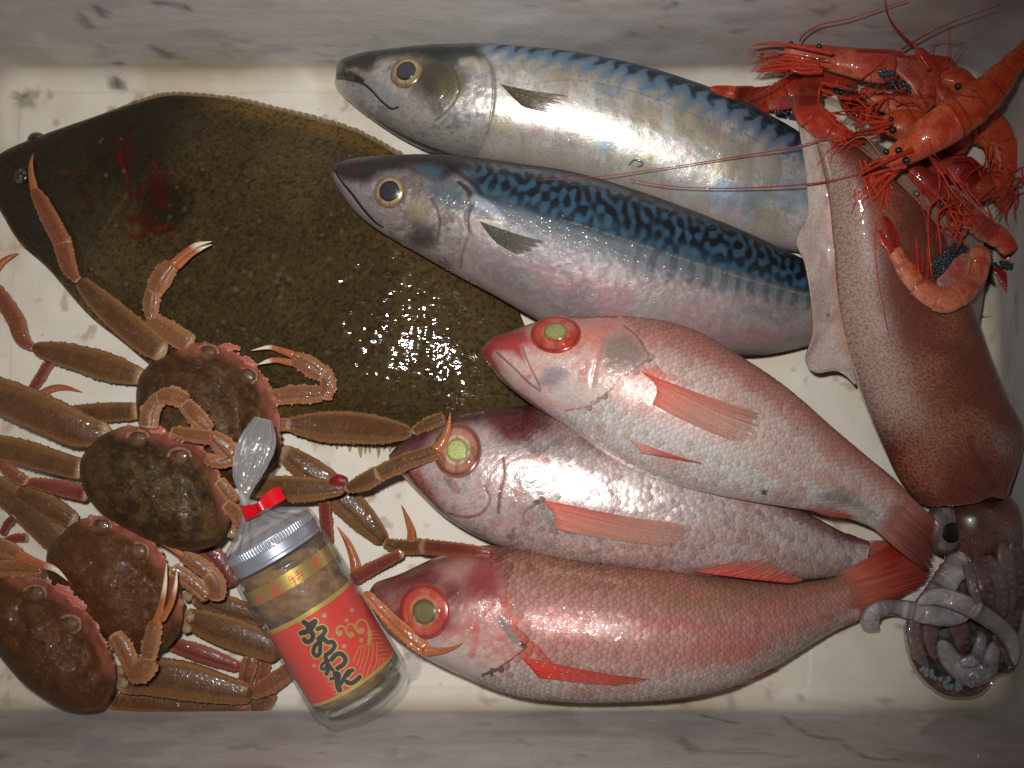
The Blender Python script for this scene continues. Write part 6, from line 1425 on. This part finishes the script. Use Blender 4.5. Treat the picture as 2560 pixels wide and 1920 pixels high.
legs(s7, [[(1960, 1000), (1940, 1150), (1900, 1280)], [(2000, 1020), (1960, 1180), (1930, 1330)], [(2090, 1200), (2140, 1180), (2212, 1150)], [(2090, 1250), (2180, 1230), (2230, 1260)], [(2030, 1100), (2000, 1250), (1980, 1380)], [(2080, 1330), (2150, 1290), (2230, 1200)], [(2060, 1380), (2120, 1300), (2200, 1290)],
          [(2000, 1330), (2060, 1290), (2140, 1160)], [(1900, 1180), (1930, 1260), (1960, 1300)], [(2100, 1430), (2150, 1350), (2220, 1330)]], cF, 9, z=0.045)
s10 = thing('shrimp', 'dark red shrimp tail poking out beside the mackerel tail fin', 'shrimp', (2520, 720), GS)
sbody('abdomen', [(2010, 760), (2080, 880), (2150, 1000), (2260, 1100)], [130, 150, 130, 110], cG, s10, (lin(190, 92, 74), lin(160, 60, 52), lin(206, 130, 110)), segs=3, z=0.02, seed=9)
limb('tail_fan', T([(1915, 990), (2050, 1110), (2240, 1340)], cG), [6, 34, 50], s10, 0.018, cols=DR, spine=0, ring=False, mat=M_SHRIMP, flat=0.3, seed=2)
eggs(s10, [(1930, 950), (2000, 930), (2120, 960), (2130, 1015), (2000, 1000)], cG, 90)
s11 = thing('shrimp', 'dark red shrimp buried deep in the heap under the orange ones', 'shrimp', (2230, 290), GS)
sbody('abdomen', [(1560, 760), (1400, 740), (1240, 760), (1080, 740), (960, 660)], [170, 200, 200, 170, 110], cF, s11, DR, segs=6, z=0.02, seed=41)
s12 = thing('shrimp', 'dark red shrimp squeezed between the squid fin and the right wall', 'shrimp', (2390, 440), GS)
sbody('abdomen', [(1500, 1020), (1640, 1120), (1780, 1180), (1900, 1260), (1960, 1380)], [170, 210, 210, 180, 130], cF, s12, DR, segs=6, z=0.02, seed=43)
s13 = thing('shrimp', 'red shrimp lying behind the heap against the upper wall', 'shrimp', (2330, 170), GS)
sbody('abdomen', [(1300, 400), (1450, 430), (1620, 470), (1720, 560), (1760, 660)], [130, 170, 180, 160, 120], cF, s13, RD, segs=6, z=0.02, seed=45)
# -- shrimp whose head points at the wall side
s3 = thing('shrimp', 'red shrimp with its horn pointing up the far wall', 'shrimp', (2350, 200), GS)
sbody('head_shell', [(1480, 340), (1560, 470), (1640, 610), (1720, 740)], [60, 130, 190, 200], cF, s3, RD, z=0.04, seed=11)
sbody('abdomen', [(1640, 520), (1760, 560), (1820, 640), (1800, 760)], [120, 170, 160, 120], cF, s3, OR, segs=4, z=0.035, seed=12)
strand('rostrum', [(1560, 480), (1490, 370), (1438, 280)], 14, cF, s3, lin(180, 50, 32), z=[0.06, 0.062, 0.064])
black_eye(T([(1752, 600)], cF)[0], 12, s3)
strand('antenna', [(1440, 310), (1330, 200), (1270, 100), (1250, 0)], 7, cF, s3, LR2, z=[0.065, 0.075, 0.085, 0.095])
strand('antenna', [(1360, 345), (1500, 260), (1700, 160), (2060, 30)], 5, cF, s3, LR2, z=[0.055, 0.07, 0.085, 0.11])
legs(s3, [[(1660, 480), (1690, 350), (1690, 180)], [(1665, 480), (1740, 380), (1812, 285)], [(1560, 380), (1600, 290), (1735, 285)]], cF, 5, z=0.06)
# -- shrimp lying across the top, head to the left
s2 = thing('shrimp', 'red shrimp with long horn pointing along the wall above the silver mackerel', 'shrimp', (2160, 160), GS)
sbody('abdomen', [(1230, 470), (1380, 500), (1480, 580), (1510, 680), (1420, 740), (1250, 710), (1080, 620)], [200, 200, 190, 170, 160, 130, 70], cF, s2, (lin(200, 96, 62), lin(180, 74, 54), lin(212, 140, 108)), segs=6, z=0.05, seed=13)
sbody('head_shell', [(560, 340), (760, 380), (980, 425), (1180, 460), (1310, 480)], [60, 140, 190, 220, 190], cF, s2, (lin(190, 84, 60), lin(166, 60, 46), lin(206, 120, 92)), z=0.05, seed=14)
strand('rostrum', [(900, 370), (620, 315), (470, 300), (320, 316)], 13, cF, s2, lin(186, 62, 42), z=0.068)
strand('rostrum', [(1390, 372), (1250, 350), (1040, 338)], 11, cF, s2, lin(160, 42, 30), z=0.072)
for pts in ([(800, 450), (600, 440), (380, 470)], [(800, 470), (600, 470), (352, 495)], [(760, 420), (620, 390), (500, 375)], [(820, 490), (680, 500), (560, 470)], [(800, 460), (620, 410), (440, 415)]):
    strand('antennal_scale', pts, 17, cF, s2, LR * 0.9, z=0.060)
black_eye(T([(600, 302)], cF)[0], 8, s2, lift=0.001); black_eye(T([(792, 325)], cF)[0], 10, s2, lift=0.001)
strand('antenna', [(660, 290), (680, 250), (740, 205), (820, 168), (1000, 130), (1250, 50), (1420, -5)], 5, cF, s2, LR2, z=[0.066, 0.07, 0.075, 0.08, 0.085, 0.095, 0.1])
strand('antenna', [(740, 430), (580, 520), (400, 640), (270, 710)], 4, cF, s2, LR2, z=[0.06, 0.055, 0.05, 0.045])
eggs(s2, [(1190, 490), (1290, 480), (1420, 600), (1440, 650), (1300, 600)], cF, 120, lift=0.0)
limb('belly_flap', T([(1290, 430), (1380, 480), (1460, 560), (1490, 640)], cF), [14, 34, 34, 18], s2, float(hz(*T([(1400, 520)], cF)[0], 2)) + 0.001, cols=(lin(186, 104, 80), lin(140, 72, 66), lin(206, 140, 110)), spine=0, ring=False, mat=M_SHRIMP, flat=0.3, post=lambda g: shell(g, 0, 5), seed=8)
# -- orange shrimp head in the middle of the heap
s6 = thing('shrimp', 'orange shrimp head in the middle of the heap of shrimps', 'shrimp', (2260, 320), GS)
sbody('head_shell', [(1560, 920), (1440, 880), (1320, 860), (1180, 880)], [190, 230, 190, 70], cF, s6, OR, z=0.055, seed=15)
black_eye(T([(1303, 902)], cF)[0], 12, s6); black_eye(T([(1290, 828)], cF)[0], 9, s6)
strand('rostrum', [(1300, 850), (1150, 890), (1000, 930)], 12, cF, s6, RD[0], z=0.07)
for pts in ([(1280, 870), (1120, 900), (960, 960)], [(1250, 900), (1100, 940), (900, 950)], [(1270, 840), (1120, 850), (1040, 880)]): strand('antennal_scale', pts, 12, cF, s6, LR, z=0.068)
legs(s6, [[(800, 570), (1000, 610), (1130, 650)], [(810, 620), (960, 670), (1160, 720)], [(840, 790), (960, 770), (1100, 735)], [(860, 780), (1000, 800), (1110, 845)], [(800, 600), (790, 700), (780, 800)], [(1100, 760), (1060, 860), (1040, 900)], [(1160, 720), (1120, 830), (1040, 880)], [(1200, 700), (1130, 760), (1120, 860)], [(1240, 690), (1180, 780), (1160, 880)]], cF, 10, z=0.066)
strand('antenna', [(1200, 920), (850, 962), (600, 1022), (300, 1072), (0, 1120), (-300, 1165), (-740, 1222), (-1180, 1248)], 4, cF, s6, LR2, z=0.068)
# -- dark shrimp lying diagonally with its legs
s8 = thing('shrimp', 'deep red shrimp lying diagonally below the big orange one', 'shrimp', (2420, 520), GS)
sbody('head_shell', [(1150, 60), (1350, 230), (1540, 400), (1720, 560)], [130, 200, 230, 220], cG, s8, DR, z=0.05, seed=19)
sbody('abdomen', [(1680, 520), (1850, 640), (2000, 730), (2090, 850)], [200, 210, 190, 150], cG, s8, (lin(196, 84, 62), lin(170, 58, 46), lin(210, 140, 116)), segs=4, z=0.045, seed=20)
black_eye(T([(1215, 315)], cG)[0], 12, s8, c=lin(110, 86, 50)); black_eye(T([(1450, 412)], cG)[0], 13, s8, c=lin(30, 42, 46))
legs(s8, [[(1430, 30), (1580, 230), (1680, 420)], [(1420, 60), (1560, 300), (1780, 540)], [(1400, 20), (1440, 180), (1430, 330)], [(1440, 330), (1340, 450), (1330, 700), (1360, 1080)], [(1560, 400), (1420, 500), (1440, 760), (1445, 1040)], [(1500, 60), (1700, 330), (1900, 560)], [(1540, 100), (1720, 300), (1960, 600)],
          [(1600, 560), (1560, 640), (1530, 740)], [(1640, 560), (1600, 660), (1580, 760)], [(1700, 620), (1640, 700), (1610, 790)]], cG, 12, z=0.070, col=LR * 0.9)
legs(s8, [[(700, 0), (730, 150), (780, 290), (830, 450)], [(740, 0), (800, 150), (860, 330)], [(960, 130), (900, 220), (840, 350)], [(1000, 130), (930, 250), (880, 480), (840, 700), (860, 1050), (970, 1650)], [(900, 160), (840, 240), (790, 330)], [(820, 100), (830, 200), (800, 300)], [(1030, 130), (980, 200), (900, 300)], [(780, 60), (800, 200), (850, 280)]], cG, 11, z=0.066, col=LR)
# -- curled shrimp over the squid
s9 = thing('shrimp', 'pale orange shrimp bent into a hook on the squid mantle with blue eggs', 'shrimp', (2360, 700), GS)
eggs(s9, [(1370, 940), (1500, 830), (1560, 770), (1700, 800), (1640, 920), (1480, 1040), (1390, 1080)], cG, 260, lift=0.003)
sbody('abdomen', [(1000, 800), (1080, 950), (1190, 1110), (1340, 1240), (1490, 1290), (1620, 1210), (1730, 1080), (1790, 930), (1790, 790)], [130, 150, 185, 215, 240, 260, 250, 220, 150], cG, s9, PK, segs=7, z=0.06, seed=23)
limb('belly_flap', T([(1440, 1150), (1560, 1080), (1640, 960), (1680, 880)], cG), [30, 52, 46, 20], s9, float(hz(*T([(1600, 1080)], cG)[0], 2)) - 0.001, cols=(lin(190, 116, 92), lin(130, 92, 92), lin(206, 140, 116)), spine=0, ring=False, mat=M_SHRIMP, flat=0.3, post=lambda g: shell(g, 0, 5), seed=4)
limb('tail_fan', T([(1020, 830), (980, 690), (930, 530)], cG), [24, 38, 16], s9, float(hz(*T([(980, 690)], cG)[0], 2)) + 0.003, cols=DR, spine=0, ring=False, mat=M_SHRIMP, flat=0.4, seed=31)
limb('tail_fan', T([(990, 840), (920, 740), (870, 650)], cG), [16, 20, 6], s9, float(hz(*T([(930, 740)], cG)[0], 2)) + 0.002, cols=RD, spine=0, ring=False, mat=M_SHRIMP, flat=0.4, seed=32)
legs(s9, [[(1240, 1040), (1230, 880), (1215, 710)], [(1270, 1040), (1280, 930), (1270, 850)], [(1200, 1010), (1220, 940), (1240, 900)], [(1320, 1090), (1330, 940), (1320, 800)]], cG, 14, z=0.068)
# -- the big orange shrimp on top
s1 = thing('shrimp', 'large orange shrimp on top of the heap, tail toward the right edge', 'shrimp', (2400, 300), GS)
sbody('abdomen', [(2330, 200), (2220, 330), (2100, 480), (1960, 640), (1800, 770), (1650, 870)], [60, 100, 170, 240, 280, 290], cF, s1, OR, segs=7, z=[0.085][0], seed=29)
sbody('head_shell', [(1730, 830), (1580, 920), (1450, 1010), (1330, 1080), (1230, 1120)], [280, 270, 220, 160, 70], cF, s1, (lin(206, 92, 52), lin(200, 64, 38), lin(212, 124, 80)), z=0.085, seed=30)
strand('rostrum', [(1450, 1030), (1250, 1120), (1080, 1205)], 14, cF, s1, RD[0], z=0.092)
black_eye(T([(1392, 1112)], cF)[0], 13, s1, lift=0.001); black_eye(T([(1342, 1042)], cF)[0], 12, s1, lift=0.001); black_eye(T([(1255, 1052)], cF)[0], 11, s1, lift=0.002)
for pts in ([(1400, 1150), (1250, 1180), (1100, 1230)], [(1350, 1170), (1230, 1220), (1130, 1300)], [(1300, 1090), (1180, 1120), (1090, 1180)], [(1330, 1190), (1250, 1280), (1180, 1380)], [(1280, 1190), (1200, 1260), (1150, 1330)]): strand('antennal_scale', pts, 13, cF, s1, LR, z=0.080)
strand('antenna', [(1090, 1205), (870, 1250), (690, 1275), (400, 1295), (100, 1302), (-200, 1290), (-400, 1262), (-520, 1238)], 4.5, cF, s1, LR2, z=0.07)
strand('antenna', [(1240, 1110), (1130, 960), (1060, 950), (990, 990), (925, 1050)], 3.5, cF, s1, lin(190, 120, 80), z=0.082)
legs(s1, [[(1580, 1090), (1660, 1180), (1750, 1260)], [(1560, 1080), (1620, 1210), (1625, 1330)], [(1550, 960), (1590, 1060), (1640, 1120)]], cF, 10, z=0.075)
strand('antenna', [(2160, 1540), (2250, 1700), (2330, 1780)], 4, cF, s1, LR2)

# -- the tangle of thin legs and feelers, each belonging to the shrimp it hangs from
rt2 = np.random.default_rng(12)
def tangle(parent, cx, cy, rx, ry, ang, spread, n, L, zlo, zhi, w=4.2):
    for k in range(n):
        x, y = cx + rt2.normal(0, rx), cy + rt2.normal(0, ry)
        a = math.radians(ang + rt2.normal(0, spread)); b = a + rt2.normal(0, 0.5)
        l = L * rt2.uniform(0.5, 1.2)
        p1 = (x, y); p2 = (x + l * 0.5 * math.cos(a), y + l * 0.5 * math.sin(a)); p3 = (p2[0] + l * 0.5 * math.cos(b), p2[1] + l * 0.5 * math.sin(b))
        z0 = rt2.uniform(zlo, zhi)
        strand('leg', [p1, p2, p3], w * rt2.uniform(0.6, 1.3), cF, parent, LR * rt2.uniform(0.6, 1.15), lift=0.0008, z=[z0, z0 + 0.003, z0 - 0.002], n=10)
tangle(s6, 1000, 720, 120, 80, 10, 35, 22, 230, 0.060, 0.070)
tangle(s5, 1050, 900, 90, 60, 160, 30, 14, 260, 0.060, 0.068)
tangle(s1, 1180, 1250, 60, 60, 100, 30, 22, 240, 0.066, 0.076)
tangle(s7, 2040, 1250, 80, 110, 120, 50, 26, 200, 0.045, 0.060)
tangle(s2, 620, 430, 110, 40, 185, 14, 16, 240, 0.056, 0.066)
tangle(s8, 1720, 1330, 110, 110, 45, 25, 22, 260, 0.066, 0.074)
tangle(s8, 1680, 1500, 50, 60, 90, 25, 12, 200, 0.060, 0.066)
tangle(s2, 1250, 620, 120, 50, 20, 25, 14, 230, 0.068, 0.074)
